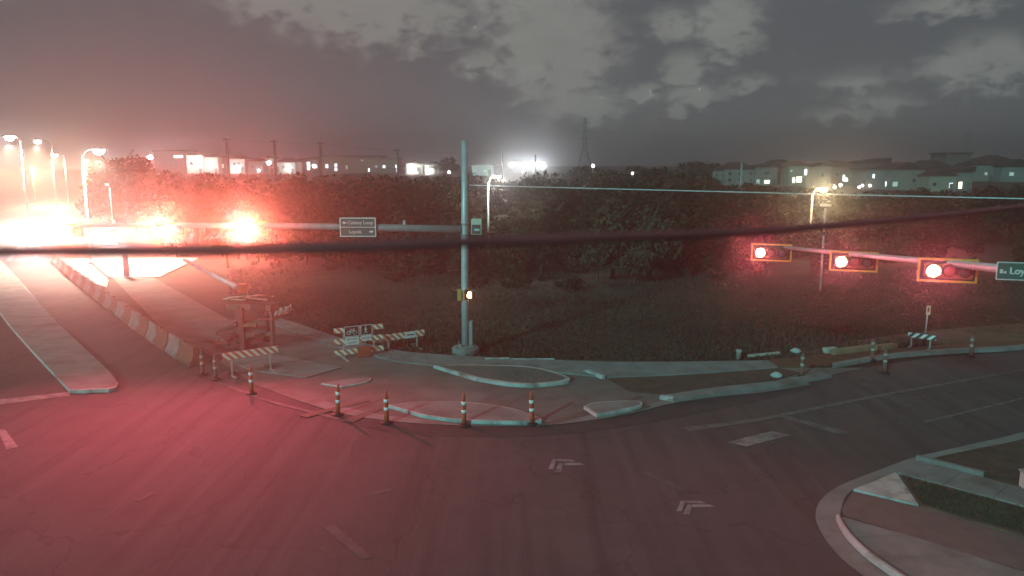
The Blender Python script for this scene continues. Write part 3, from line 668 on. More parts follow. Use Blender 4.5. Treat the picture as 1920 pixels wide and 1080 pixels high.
# right mast arm (its pole stands outside the picture)
_b0, _b1 = A(1490, 466, 25.6), A(1850, 501, 17.9); a0 = _b0 + (_b0 - _b1) * 0.22; a1 = _b1 + (_b1 - _b0) * 0.42
ra = thing('signal_pole', (a1.x, a1.y, 0), 'grey mast arm reaching in from the right with three red signals', 'signal pole')
MB().tube([(0, 0, 0), (0, 0, 8.6)], [.17, .14], 16).build('shaft', M['galv'], ra)
mid = [(a0 - a1) * k + Vector((0, 0, a1.z)) for k in (0, .3, .6, 1)]
MB().tube(mid, [.125, .10, .078, .055], 12).build('mast_arm', M['galv'], ra)
def arm_at(s): return a0.lerp(a1, s)
def place_right(u, v, y, rz, label, power=900): return signal_head(A(u, v, y), rz, label, 'right mast arm signals', power)
place_right(1446, 474, 26.2, R(-20), 'farthest and smallest red signal of the right mast arm', 650)
place_right(1601, 491, 22.6, R(-20), 'middle red signal of the right mast arm, in front of the white post', 650)
place_right(1778, 508, 18.9, R(-20), 'nearest and largest red signal of the right mast arm, beside the name sign', 650)
p = A(1946, 510, 16.6)
t = thing('street_sign', p, 'green street-name sign cut by the right picture edge', 'street sign', None, R(-16))
MB().box((0, 0, 0), (1.62, .012, .38)).build('panel', M['sign_green'], t)
for (cx, cz, dx, dz) in ((0, .195, 1.64, .02), (0, -.195, 1.64, .02), (-.81, 0, .02, .37), (.81, 0, .02, .37)): MB().box((cx, -.004, cz), (dx, .014, dz)).build('border', M['letter'], t)
text('Loyola', .21, t, (-.56, -.01, 0), M['letter'], align='LEFT', bold=.005)
MB().box((-.72, -.008, -.01), (.06, .006, .09)).build('emblem', M['letter'], t); MB().box((-.645, -.008, -.03), (.05, .006, .05)).build('emblem', M['letter'], t)

# ------------------------------------------------------------------ wires
def sag(a, b, s, n=14): return [a.lerp(b, i / n) + Vector((0, 0, -s * 4 * (i / n) * (1 - i / n))) for i in range(n + 1)]
o = MB().tube(sag(A(877, 347, YA), A(2250, 380, 20.5), 0.02), 0.022, 6).build('span_wire', M['wire']); tag(o, 'taut pale span wire running right from the signal pole', 'wire')
# thick cable crossing close by, in front of everything
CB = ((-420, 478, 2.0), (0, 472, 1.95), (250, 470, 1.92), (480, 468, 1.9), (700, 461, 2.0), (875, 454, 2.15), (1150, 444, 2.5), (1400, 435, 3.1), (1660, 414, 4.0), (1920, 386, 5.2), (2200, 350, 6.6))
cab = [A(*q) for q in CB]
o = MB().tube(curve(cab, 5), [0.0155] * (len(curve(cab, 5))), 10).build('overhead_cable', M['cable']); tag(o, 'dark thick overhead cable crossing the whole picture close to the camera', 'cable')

# ------------------------------------------------------------------ street lamps
def lamp(u_base, v_base, y, u_head, v_head, label, m='lamp_white', power=900, color=(.95, .98, 1), r=.09, mat_pole='galv', headscale=1.0, group=None, base_z=None, typ='POINT'):
    hd = A(u_head, v_head, y); bx = A(u_base, v_head, y).x; z0 = hz(bx, y) if base_z is None else base_z
    t = thing('street_lamp', (bx, y, z0), label, 'street lamp', group)
    H = hd.z - z0; dx = hd.x - bx
    MB().lathe([(r * 2.2, 0), (r * 2.2, .25), (r * 1.3, .45), (0, .45)], 12).build('base', M['galv_dull'], t)
    MB().tube([(0, 0, 0.2), (0, 0, H * .5), (0, 0, H - .5)], [r * 1.2, r, r * .75], 12).build('pole', M[mat_pole], t)
    MB().tube([(0, 0, H - .7), (dx * .25, 0, H - .12), (dx * .6, 0, H + .08), (dx * .9, 0, H + .08)], [r * .5, r * .45, r * .42, r * .4], 8).build('arm', M[mat_pole], t)
    s = headscale
    MB().box((dx, 0, H + .06), (.62 * s, .30 * s, .10), 0, .75).build('head', M['galv_dull'], t, .02)
    MB().lathe([(.0, -.16 * s), (.11 * s, -.13 * s), (.17 * s, -.05 * s), (.17 * s, 0), (0, 0)], 14, (dx, 0, H)).build('lens', M[m], t)
    if power: light('lamp_light', typ, t, (dx, -.3, H - .30 * s), power, color, (0, 0, 0), .15, 150, .6)
    return t
lamp(915, 0, 62, 935, 331, 'white bare-pole street lamp just right of the signal pole', 'lamp_soft', 1100, (1, .95, .85), .075, 'sign_white', .9)
lamp(1524, 0, 76, 1543, 353, 'bright warm street lamp above the right-hand signals', 'lamp_warm', 2600, (1, .75, .42), .08, 'sign_cream', 2.4)
lamp(38, 0, 96, 18, 256, 'brightest street lamp, leftmost of the tall ones at the picture edge', 'lamp_white', 60000, (1, .90, .75), .13, 'galv', 3.2, 'left road lamps', 0, 'SPOT')
lamp(96, 0, 118, 70, 264, 'second street lamp from the left edge, slightly lower than the first', 'lamp_white', 60000, (1, .86, .62), .12, 'galv', 2.6, 'left road lamps', 0, 'SPOT')
lamp(120, 0, 170, 104, 290, 'small far street lamp between the left road poles', 'lamp_white', 60000, (1, .86, .62), .12, 'galv', 2.6, 'left road lamps', 0, 'SPOT')
lamp(152, 0, 66, 185, 281, 'street lamp on a white pole left of the big round tree', 'lamp_white', 32000, (1, .88, .66), .10, 'sign_white', 2.6, 'left road lamps', 0, 'SPOT')
lamp(205, 0, 92, 200, 345, 'low thin lamp post right of the white lamp pole at left', 'lamp_soft', 500, (1, .9, .8), .07, 'sign_white', 1.0, 'left road lamps', 0, 'SPOT')
lamp(158, 0, 150, 160, 300, 'far street lamp glowing behind the white lamp pole at left', 'lamp_warm', 4000, (1, .80, .40), .12, 'galv', 3.2, 'left road lamps', 0, 'POINT')
lamp(-20, 0, 150, -10, 318, 'warm street lamp at the extreme left over the far road', 'lamp_warm', 4000, (1, .80, .40), .12, 'galv', 3.2, 'left road lamps', 0, 'POINT')
lamp(60, 0, 190, 62, 316, 'warm far street lamp low over the left road', 'lamp_warm', 4500, (1, .80, .40), .12, 'galv', 3.4, 'left road lamps', 0, 'POINT')

# ------------------------------------------------------------------ utility poles and pylon
def utility(u, v_top, y, label, r=.15, arms=True, m='wood_pole'):
    tp = A(u, v_top, y); z0 = hz(tp.x, y); H = tp.z - z0
    t = thing('utility_pole', (tp.x, y, z0), label, 'utility pole', 'utility poles on the rise')
    MB().tube([(0, 0, -.3), (0, 0, H * .5), (0, 0, H)], [r * 1.15, r, r * .8], 9).build('shaft', M[m], t)
    if arms:
        MB().box((0, -.16, H - .5), (1.9, .10, .12), R(12)).build('crossarm', M[m], t)
        for k in (-.8, 0, .8): MB().lathe([(.05, 0), (.07, .08), (.04, .16), (0, .17)], 8, (k, -.16, H - .44)).build('insulator', M['galv_dull'], t)
    return tp
up = [utility(425, 258, 190, 'first utility pole from the left, above the left red signals', .36), utility(514, 262, 195, 'second utility pole from the left on the skyline', .36),
      utility(600, 266, 200, 'third utility pole from the left, left of the long dark block', .36), utility(745, 279, 215, 'fourth utility pole from the left, at the right end of the long dark block', .34),
      utility(941, 284, 225, 'short thick dark utility pole right of the signal pole top', .30, False)]
utility(1004, 290, 130, 'grey utility pole under the bright white floodlight', .17, False, 'galv_dull'); utility(1391, 304, 118, 'slim grey utility pole left of the farthest right-hand signal', .19, False, 'galv_dull')
for i in range(len(up) - 1):
    for k in (0, 1):
        a, b = up[i] + Vector((k * 1.4 - .7, -.2, -.3)), up[i + 1] + Vector((k * 1.4 - .7, -.2, -.3))
        o = MB().tube(sag(a, b, .5, 8), .012, 4).build('power_line', M['wood_pole']); tag(o, 'thin power line on the %s side between %s and %s skyline poles' % (('left', 'right')[k], ('first', 'second', 'third', 'fourth')[i], ('second', 'third', 'fourth', 'fifth')[i]), 'power line', 'skyline power lines')
def pylon(u, v_top, y, label, w0=9):
    tp = A(u, v_top, y); z0 = hz(tp.x, y); H = tp.z - z0
    t = thing('pylon', (tp.x, y, z0), label, 'pylon')
    m = M['bolt']; r = .30
    def half(z): return w0 / 2 * (1 - z / (H * .42)) + 1.1 * (z / (H * .42)) if z < H * .42 else 1.1 - .3 * (z - H * .42) / (H * .58)
    lv = [H * k for k in (0, .14, .27, .38, .46, .54, .62, .70, .78, .86, .93, 1.0)]
    for sx in (-1, 1):
        for sy in (-1, 1): MB().tube([(sx * half(z), sy * half(z), z) for z in lv], r, 5).build('leg', m, t)
    br = MB()
    for i in range(len(lv) - 1):
        a, b = lv[i], lv[i + 1]
        for s in (-1, 1):
            br.tube([(-half(a), s * half(a), a), (half(b), s * half(b), b)], r * .6, 4); br.tube([(half(a), s * half(a), a), (-half(b), s * half(b), b)], r * .6, 4)
            br.tube([(s * half(a), -half(a), a), (s * half(b), half(b), b)], r * .6, 4)
    br.build('bracing', m, t)
    for k, ww in ((.995, 3.0), (.88, 4.6), (.72, 4.2), (.56, 4.6)):
        z = H * k; c = MB()
        for s in (-1, 1): c.tube([(0, s * .5, z), (-ww, 0, z + .3)], r * .8, 4); c.tube([(0, s * .5, z), (ww, 0, z + .3)], r * .8, 4); c.tube([(-ww, 0, z + .3), (0, s * .5, z + 1.2 if k < .99 else z)], r * .6, 4); c.tube([(ww, 0, z + .3), (0, s * .5, z + 1.2 if k < .99 else z)], r * .6, 4)
        c.build('crossarm', m, t)
pylon(1097, 221, 560, 'steel lattice pylon standing on the horizon right of the floodlight')
pylon(1815, 244, 1150, 'very faint distant lattice pylon on the horizon at right', 14)

# floodlight on the rise
fl = A(1000, 308, 235); t = thing('floodlight_mast', (fl.x, 235, hz(fl.x, 235)), 'blazing white floodlight cluster on the skyline right of the signal pole', 'floodlight')
fh = fl.z - hz(fl.x, 235)
MB().tube([(0, 0, 0), (0, 0, fh + .6)], [.14, .10], 8).build('mast', M['galv_dull'], t)
MB().box((-1.6, 0, fh + .35), (9.4, .12, .12)).build('rail', M['galv_dull'], t)
for k in range(7): MB().box((-5.6 + 1.38 * k, -.2, fh), (1.15, .35, .75 if k < 5 else .95)).build('lamp_face', M['lamp_white'], t)
light('flood_light', 'POINT', t, (0.5, -1.4, fh - .3), 550, (.93, .98, 1.0), size=.5)
def small_lamp(u, v, y, label, m='lamp_small', s=.36, power=0, col_=(1, .9, .85)):
    p = A(u, v, y); z0 = hz(p.x, y)
    t = thing('post_lamp', (p.x, y, z0), label, 'lamp', 'small lights on the rise')
    H = p.z - z0
    MB().tube([(0, 0, 0), (0, 0, max(.3, H - s * .8))], [.06, .05], 6).build('post', M['galv_dull'], t)
    MB().lathe([(.02, -s), (s * .7, -s * .7), (s, 0), (s * .7, s * .7), (.02, s)], 10, (0, 0, H)).build('globe', M[m], t)
    if power: light('globe_light', 'POINT', t, (0, -s - .3, H), power, col_, size=.3)
for a in [(282, 295, 285, 'white lamp at the left end of the hilltop houses', 'lamp_white', .75, 900), (960, 309, 240, 'round bluish lamp left of the white floodlight', 'lamp_white', .7, 0), (1018, 312, 232, 'white lamp just right of the floodlight cluster', 'lamp_white', .75, 0), (980, 322, 200, 'small yellowish lamp below the floodlight', 'lamp_small', .3, 0),
          (1112, 311, 175, 'white lamp at the foot of the pylon', 'lamp_small', .38, 0), (1186, 325, 150, 'small white light among trees right of the pylon', 'lamp_small', .24, 0), (842, 323, 190, 'small white light left of the signal pole', 'lamp_small', .36, 0),
          (1565, 351, 205, 'pinkish light, first of the row right of the warm street lamp', 'lamp_small', .42, 0), (1576, 347, 205, 'pinkish light, second of the row right of the warm street lamp', 'lamp_small', .42, 0), (1586, 337, 210, 'tall double light above the pinkish row', 'lamp_small', .5, 0), (1611, 351, 205, 'pinkish light, left of the pair below the brown house', 'lamp_small', .36, 0), (1617, 348, 206, 'pinkish light, right of the pair below the brown house', 'lamp_small', .34, 0), (1631, 348, 205, 'pinkish light, last at right of the low row', 'lamp_small', .36, 0)]:
    small_lamp(a[0], a[1], a[2], a[3], a[4], a[5], a[6])

# ------------------------------------------------------------------ houses on the rise
def house(u0, u1, v_top, y, label, wall='wall_grey', roof='hip', win=(), dep=9.0, eave=None, hwall=None, group='houses along the rise', porch=None, rz=0.0):
    ca = A((u0 + u1) / 2, v_top, y); x0, x1 = A(u0, 300, y).x, A(u1, 300, y).x; W = x1 - x0
    z0 = hz(ca.x, y); H = ca.z - z0
    t = thing('house', (ca.x, y, z0 - .3), label, 'house', group, rz)
    rh = min(2.9, W * .22) if roof in ('hip', 'gable') else (1.5 if roof == 'shed' else .45)
    wh = H - rh + .3
    MB().box((0, dep / 2, wh / 2), (W, dep, wh)).build('wall', M[wall], t)
    r = MB(); e = .45; hw = W / 2 + e; zb = wh + .003
    if roof == 'hip':
        k = min(hw * .6, dep / 2 + e)
        v = [(-hw, -e, zb), (hw, -e, zb), (hw, dep + e, zb), (-hw, dep + e, zb), (-hw + k, dep / 2, zb + rh), (hw - k, dep / 2, zb + rh)]
        r.add(v, [(0, 1, 5, 4), (1, 2, 5), (2, 3, 4, 5), (3, 0, 4), (3, 2, 1, 0)])
    elif roof == 'gable':
        v = [(-hw, -e, zb), (hw, -e, zb), (0, -e, zb + rh), (-hw, dep + e, zb), (hw, dep + e, zb), (0, dep + e, zb + rh)]
        r.add(v, [(0, 1, 2), (4, 3, 5), (1, 4, 5, 2), (3, 0, 2, 5), (0, 3, 4, 1)])
    elif roof == 'shed':
        v = [(-hw, -e, zb), (hw, -e, zb), (hw, dep + e, zb), (-hw, dep + e, zb), (-hw, -e, zb + .3), (hw, -e, zb + rh), (hw, dep + e, zb + rh), (-hw, dep + e, zb + .3)]
        r.add(v, [(3, 2, 1, 0), (4, 5, 6, 7), (0, 1, 5, 4), (1, 2, 6, 5), (2, 3, 7, 6), (3, 0, 4, 7)])
    else: r.box((0, dep / 2, zb + rh / 2), (2 * hw, dep + 2 * e, rh))
    r.build('roof', M['roof'], t)
    for (fx, fz, ww, hh, mm) in win:
        px, pz = (fx - .5) * W, wh * fz
        wi = MB().box((px, -.03, pz), (ww, .05, hh)).build('window', M[mm], t)
        f = MB(); f.box((px, -.045, pz + hh / 2 + .05), (ww + .2, .09, .1)); f.box((px, -.045, pz - hh / 2 - .05), (ww + .2, .09, .1))
        f.box((px - ww / 2 - .05, -.045, pz), (.1, .09, hh)); f.box((px + ww / 2 + .05, -.045, pz), (.1, .09, hh)); f.build('frame', M['trim'], wi)
    MB().box((W * .32, -.03, 1.3), (1.0, .06, 2.1)).build('door', M['wall_dark'], t)
    if porch:
        for (fx, fz, pw) in porch:
            b = MB().box(((fx - .5) * W, -.25, wh * fz), (.5, .4, .45)).build('porch_light', M['lamp_white'], t)
            if pw >= 850: light('porch_glow', 'POINT', t, ((fx - .5) * W, -2.6, wh * fz), pw * .55, (1.0, .97, .88), size=.3)
    return t
D, WW, WC, WD = 'win_dark', 'win_warm', 'win_cool', 'win_dim'
def rowwin(n, z, w_, h_, m): return [((i + .5) / n, z, w_, h_, m) for i in range(n)]
house(288, 349, 282, 300, 'wide dark flat-roofed house at the left end of the hilltop row', 'wall_dark', 'flat', rowwin(3, .4, 1.2, 1.3, D) + [(.75, .78, 3.6, .9, WC)], 10)
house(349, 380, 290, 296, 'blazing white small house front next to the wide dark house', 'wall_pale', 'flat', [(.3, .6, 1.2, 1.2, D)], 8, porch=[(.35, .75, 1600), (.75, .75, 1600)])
house(381, 408, 289, 294, 'pale low house with dark roof left of the first utility pole', 'wall_pale', 'hip', [(.5, .6, 1.3, 1.2, D)], 8, porch=[(.5, .62, 900)])
house(408, 424, 292, 298, 'narrow dark house tucked behind the first utility pole', 'wall_grey', 'hip', [(.5, .5, .9, 1.1, WW)], 7)
house(428, 458, 291, 292, 'white-fronted two-storey house right of the first utility pole', 'wall_pale', 'hip', [(.35, .68, .8, 1.0, D), (.62, .68, .8, 1.0, D), (.85, .35, .8, 1.6, D)], 9, porch=[(.5, .45, 1500)])
house(464, 491, 296, 290, 'grey house with long dark roof between the first two utility poles', 'wall_grey', 'hip', [(.3, .6, 1.0, 1.0, D)], 9, porch=[(.75, .3, 700)])
house(495, 512, 293, 296, 'pale gabled house left of the second utility pole', 'wall_pale', 'gable', [(.5, .55, 2.6, .8, D)], 8, porch=[(.5, .72, 350)])
house(516, 553, 296, 290, 'pale house with white garage front right of the second utility pole', 'wall_pale', 'hip', [(.12, .4, .7, 2.2, D), (.4, .6, .8, 1.0, D)], 9, porch=[(.65, .5, 900)])
house(555, 596, 293, 300, 'dark house with bright white side windows left of the third utility pole', 'wall_dark', 'shed', [(.55, .72, 1.1, 1.6, WC), (.55, .42, 1.1, 1.4, WC), (.85, .55, 1.6, 1.2, WW), (.2, .5, 1, 1.2, D)], 9, porch=[(.8, .6, 300)])
house(602, 715, 292, 300, 'long dark apartment block with small round lit windows', 'wall_brown', 'flat', [(.09, .46, 1.0, 1.3, WC), (.24, .52, 1.0, 1.2, WC), (.24, .28, 1.0, 1.2, WC), (.42, .4, .6, 1.4, WD), (.68, .80, .9, .5, WD), (.80, .24, 1.2, 1.3, WC), (.91, .45, .8, .8, WD), (.6, .45, .9, 1, D), (.5, .75, .9, .9, D)], 12)
house(713, 746, 296, 296, 'lower dark wing at the right end of the long apartment block', 'wall_brown', 'flat', [(.2, .5, 1.0, 1.0, WC), (.9, .52, .8, 1.1, WC), (.9, .24, .8, 1.1, WC), (.5, .4, .9, 1, D)], 10)
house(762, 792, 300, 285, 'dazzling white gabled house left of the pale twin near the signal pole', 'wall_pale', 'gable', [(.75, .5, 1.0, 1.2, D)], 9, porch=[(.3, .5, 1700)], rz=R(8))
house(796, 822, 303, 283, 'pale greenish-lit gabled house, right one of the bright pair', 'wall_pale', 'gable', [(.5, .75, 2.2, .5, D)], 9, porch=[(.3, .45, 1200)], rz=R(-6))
house(748, 764, 305, 300, 'small grey house peeping out left of the dazzling white one', 'wall_grey', 'shed', [(.5, .5, .9, 1, D)], 7)
house(885, 925, 307, 270, 'low roofline with a pale strip right of the signal pole top', 'wall_pale', 'flat', [(.6, .5, 1.5, .6, WD)], 8)
# right-hand group, nearer
house(1308, 1342, 307, 232, 'yellowish house half hidden by trees at the left end of the right-hand row', 'wall_grey', 'hip', [(.8, .5, 1.6, 1.6, WD)], 9)
house(1338, 1362, 310, 224, 'narrow grey house with a flat pale front, second of the right-hand row', 'wall_grey', 'shed', rowwin(2, .7, .8, 1.0, D) + rowwin(2, .35, .8, 1.0, D), 9)
house(1360, 1418, 304, 222, 'grey two-storey house with dark overhanging roof behind the slim utility pole', 'wall_grey', 'hip', rowwin(3, .74, 1.2, 1.1, D) + rowwin(3, .36, 1.2, 1.1, D), 10)
house(1418, 1460, 304, 220, 'grey house with one small bright warm window', 'wall_grey', 'shed', [(.12, .26, .9, 1.3, WD), (.52, .25, 1.5, 1.0, WW), (.5, .7, 1.6, 1.0, D)], 10)
house(1458, 1480, 299, 224, 'dark reddish gabled house left of the house with lit windows', 'wall_brown', 'gable', [(.5, .35, 1.1, 1.1, WD)], 10)
house(1481, 1526, 301, 217, 'pale house with a bright square window pair behind the warm street lamp', 'wall_tan', 'hip', [(.20, .33, .6, 1.6, WW), (.42, .36, 1.5, 1.6, WW), (.72, .70, 1.2, 1.6, WC), (.08, .76, .6, .5, WD)], 10)
house(1527, 1560, 305, 212, 'pale gabled house front right behind the warm street lamp', 'wall_tan', 'gable', [(.5, .6, .9, 1.0, D)], 10)
house(1558, 1612, 301, 222, 'wide dark brown house above the row of small pinkish lights', 'wall_brown', 'hip', [(.48, .40, .6, 1.8, WC), (.8, .55, 1.2, 1.2, D), (.25, .6, 1.2, 1.2, D)], 11)
house(1612, 1668, 296, 230, 'dark house with low wide roof and one small cool window', 'wall_dark', 'shed', [(.5, .60, .7, .9, WC), (.3, .30, 1.6, 1.0, WD), (.52, .30, 1.0, 1.0, WD)], 10)
house(1626, 1680, 308, 206, 'grey house with two dim blue windows in front of the low wide roof', 'wall_grey', 'shed', [(.25, .70, .6, 1.0, WC), (.72, .33, .7, 1.3, WC), (.95, .33, .8, 1.2, WD)], 9)
house(1672, 1736, 304, 204, 'broad plain grey gable wall right of the blue windows', 'wall_grey', 'gable', [(.15, .33, 1.3, 1.2, WD), (.7, .5, 1, 1.2, D)], 11)
house(1720, 1800, 300, 222, 'wide house with pale eaves and a bright lamp under its roof', 'wall_grey', 'hip', [(.3, .5, 1.2, 1.2, D)], 11, porch=[(.70, .78, 260)])
house(1744, 1796, 318, 198, 'low beige house with two bright white lamps at its right corner', 'wall_tan', 'gable', [(.2, .5, 1, 1, D), (.80, .42, .9, 1.3, WC)], 9)
house(1776, 1822, 286, 260, 'tall dark box-roofed house, highest of the right-hand group', 'wall_dark', 'flat', [(.5, .6, 1.2, 1.2, D)], 10)
house(1796, 1826, 312, 202, 'dark house with a bright white window by the low beige house', 'wall_grey', 'shed', [(.25, .33, 1.0, 1.8, WW), (.85, .25, .5, .6, WD)], 9)
house(1826, 1868, 300, 236, 'dim grey house left of the last dark gable at right', 'wall_grey', 'hip', [(.6, .5, .8, .8, WD)], 10)
house(1856, 1898, 290, 250, 'dark stepped-roof house near the right picture edge', 'wall_dark', 'hip', [(.4, .5, 1.0, 1, D)], 10)
house(1880, 1945, 298, 232, 'dark gabled house cut by the right picture edge', 'wall_grey', 'gable', [(.3, .55, 1.4, 1.0, WD)], 10)

# ------------------------------------------------------------------ traffic control devices
ORD = ['nearest', 'second', 'third', 'fourth', 'fifth', 'sixth', 'seventh', 'eighth', 'ninth', 'tenth', 'eleventh', 'twelfth', 'thirteenth', 'fourteenth', 'fifteenth', 'sixteenth', 'seventeenth', 'eighteenth', 'nineteenth', 'twentieth', 'twenty-first', 'twenty-second', 'twenty-third', 'twenty-fourth', 'twenty-fifth']
def barrier_mesh(m, length=1.72):
    prof = [(-.29, 0), (-.29, .16), (-.20, .30), (-.11, .52), (-.09, .84), (-.05, .88), (.05, .88), (.09, .84), (.11, .52), (.20, .30), (.29, .16), (.29, 0)]
    b = MB().profile(prof, -length / 2, length / 2)
    o = b.build('body', m, None, .015); return o
bproto = {'orange': barrier_mesh(M['barrier_orange']), 'white': barrier_mesh(M['barrier_white'])}
lug = MB()
for k in (.25, .55): lug.lathe([(.05, 0), (.05, .12), (0, .12)], 8, (.90, 0, k))
cap_me = None
path = curve([P(368, 688), P(300, 645), P(230, 594), P(160, 540), P(112, 500), P(95, 482), P(92, 468)], 12)
acc = 0; last = path[0]; nb = 0; step = 1.86; nxt = .9
for i in range(1, len(path)):
    seg = (path[i] - path[i - 1]).length
    while acc + seg >= nxt and nb < 25:
        p = path[i - 1].lerp(path[i], (nxt - acc) / seg); d = path[i] - path[i - 1]
        colr = ('orange', 'white')[nb % 2]
        t = thing('road_barrier', (p.x, p.y, 0.014), '%s plastic road barrier, %s in the row from the near end' % (colr, ORD[nb]), 'road barrier', 'barrier row along the left road', math.atan2(d.y, d.x) + random.uniform(-.04, .04))
        b = bproto[colr].copy(); COL.objects.link(b); b.name = 'body'; b.parent = t
        if cap_me is None: l = lug.build('hinge_lug', M['galv_dull'], t); cap_me = l
        else: l = cap_me.copy(); COL.objects.link(l); l.parent = t
        f = MB().lathe([(.05, 0), (.05, .05), (0, .05)], 8, (.45, 0, .88)).build('filler_cap', M['black'], t)
        nb += 1; nxt += step
    acc += seg
for b in bproto.values(): bpy.data.objects.remove(b)

def tube_marker(u, v, label, h=1.12, tilt=(0, 0), faded=False):
    p = P(u, v, .02); t = thing('tubular_marker', (p.x, p.y, .02), label, 'traffic marker', 'tubular traffic markers'); t.rotation_euler = (tilt[0], tilt[1], 0)
    MB().lathe([(.20, 0), (.20, .03), (.14, .06), (.08, .07), (0, .07)], 8).build('base', M['black'], t)
    MB().lathe([(.085, .05), (.080, .3), (.07, .62), (.062, .92), (.045, 1.02), (.03, h), (0, h)], 14).build('tube', M['marker_grey' if faded else 'orange'], t)
    for z in (.50, .78): MB().lathe([(.0795, z - .055), (.0775, z + .055), (0.06, z + .055)], 14).build('reflective_band', M['white_plastic' if faded else 'white_refl'], t)
    return t
tube_marker(633, 778, 'orange marker post at the left end of the corner, beside the sliver kerb', tilt=(0, .05))
tube_marker(725, 793, 'orange marker post at the left tip of the lens-shaped island')
tube_marker(870, 798, 'orange marker post in front of the middle of the lens-shaped island')
tube_marker(998, 795, 'orange marker post at the right tip of the lens-shaped island', tilt=(0, -.04))
tube_marker(472, 738, 'orange marker post in front of the left striped barricade')
tube_marker(405, 712, 'orange marker post left of the left striped barricade', faded=True)
tube_marker(380, 703, 'orange marker post at the near end of the barrier row', faded=True)
tube_marker(1503, 706, 'faded marker post beside the dug-up verge at right, nearest the corner', .9, faded=True)
tube_marker(1658, 699, 'faded marker post by the right road under the timber', 1.0, faded=True)
tube_marker(1635, 676, 'faded marker post standing behind the timber on the verge', .95, faded=True)
tube_marker(1820, 668, 'plain low marker post on the kerb at far right', .7, faded=True)

def barricade1(ua, va, ub, vb, la, lb, label, stripe='stripe_or', rail_h=.30, panel=False, legm='white_plastic'):
    # one-rail barricade: ends of the rail's top edge, and the two leg feet
    fa, fb = P(*la, .015), P(*lb, .015); d = (fb - fa).normalized(); ctr = (fa + fb) / 2
    y = ctr.y; a = A(ua, va, fa.y); b = A(ub, vb, fb.y); W = (b - a).length; zt = (a.z + b.z) / 2
    t = thing('barricade', (ctr.x, ctr.y, .015), label, 'barricade', 'one-rail barricades', math.atan2(d.y, d.x))
    off = ((a + b) / 2 - ctr).dot(d)
    MB().box((0, 0, 0), (W, .035, rail_h)).build('rail', M[stripe], t, .004, (off, -.03, zt - rail_h / 2 - .015))
    hw = (fb - fa).length / 2
    for s in (-1, 1):
        MB().box((s * hw, 0, (zt - .1) / 2), (.06, .06, zt - .1)).build('leg', M[legm], t)
        MB().box((s * hw, 0, .03), (.08, .95, .06)).build('foot', M[legm], t)
        MB().box((s * hw, .25, .11), (.30, .38, .10)).build('sandbag', M['soil'], t, .04)
    if panel: MB().box((off + .22 * W, -.055, zt - rail_h / 2 - .03), (.55, .012, .30)).build('notice_plate', M['sign_white'], t); MB().box((off + .22 * W, -.064, zt - rail_h / 2 - .02), (.36, .004, .05)).build('notice_text', M['sign_black'], t)
    else: pass
    return t
barricade1(414, 659, 523, 651, (436, 706), (508, 694), 'one-rail orange and white barricade behind the left marker posts')
barricade1(690, 632, 797, 614, (729, 660), (782, 652), 'one-rail barricade with a white notice right of the bicycle-sign barricade', panel=True)
barricade1(1703, 623, 1757, 629, (1708, 650), (1743, 655), 'black and white one-rail barricade on the right verge', 'stripe_bk', .22)
# three-rail barricade with sign panels
fa, fb = P(646, 673, .015), P(702, 666, .015); d = (fb - fa).normalized(); ctr = (fa + fb) / 2
t = thing('barricade', (ctr.x, ctr.y, .015), 'three-rail striped barricade carrying a bicycle sign and a pedestrian sign', 'barricade', None, math.atan2(d.y, d.x))
s_ = (fb - fa).length / 56; hw = (fb - fa).length / 2
ztop = A(646, 614, fa.y).z; W = s_ * 92
for s in (-1, 1):
    MB().box((s * hw, .03, (ztop - .05) / 2), (.055, .055, ztop - .05)).build('leg', M['white_plastic'], t)
    MB().box((s * hw, .03, .03), (.08, 1.3, .06)).build('foot', M['white_plastic'], t)
for z in (ztop - .14, ztop * .56, ztop * .21): MB().box((0, 0, 0), (W, .03, .24)).build('rail', M['stripe_or'], t, .004, (0, -.015, z))
def bike_sign():
    q = MB().box((0, 0, 0), (.66, .012, .46)).build('bicycle_sign', M['sign_black'], t, 0, (-.34, -.05, ztop - .22))
    fr = MB()
    for (cx, cz, dx, dz) in ((0, .225, .68, .025), (0, -.225, .68, .025), (-.33, 0, .025, .425), (.33, 0, .025, .425)): fr.box((cx, -.006, cz), (dx, .012, dz))
    fr.build('border', M['sign_white'], q)
    b = MB()
    for cx in (-.14, .14): b.tube([(cx + .085 * math.cos(a * math.pi / 8), -.01, -.06 + .085 * math.sin(a * math.pi / 8)) for a in range(17)], .011, 5)
    for a, c in (((-.14, -.06), (-.05, .07)), ((-.05, .07), (.09, .07)), ((.09, .07), (0, -.06)), ((0, -.06), (-.14, -.06)), ((-.05, .07), (0, -.06)), ((.14, -.06), (.08, .12)), ((.08, .12), (.14, .13)), ((-.08, .11), (-.02, .11))): b.tube([(a[0], -.01, a[1]), (c[0], -.01, c[1])], .010, 5)
    b.build('bicycle_symbol', M['sign_white'], q)
bike_sign()
q = MB().box((0, 0, 0), (.52, .012, .46)).build('pedestrian_sign', M['sign_black'], t, 0, (.34, -.05, ztop - .22))
fr = MB()
for (cx, cz, dx, dz) in ((0, .225, .54, .025), (0, -.225, .54, .025), (-.26, 0, .025, .425), (.26, 0, .025, .425)): fr.box((cx, -.006, cz), (dx, .012, dz))
fr.build('border', M['sign_white'], q)
b = MB(); b.lathe([(.001, -.032), (.03, 0), (.001, .032)], 8, (-.03, -.01, .14)); b.tube([(-.03, -.01, .10), (-.03, -.01, -.02)], [.03, .025], 6)
b.tube([(-.03, -.01, -.02), (.04, -.01, -.15)], .016, 5); b.tube([(-.03, -.01, -.02), (-.09, -.01, -.15)], .016, 5); b.tube([(-.03, -.01, .08), (.05, -.01, .0)], .013, 5); b.tube([(-.03, -.01, .08), (-.09, -.01, .01)], .013, 5)
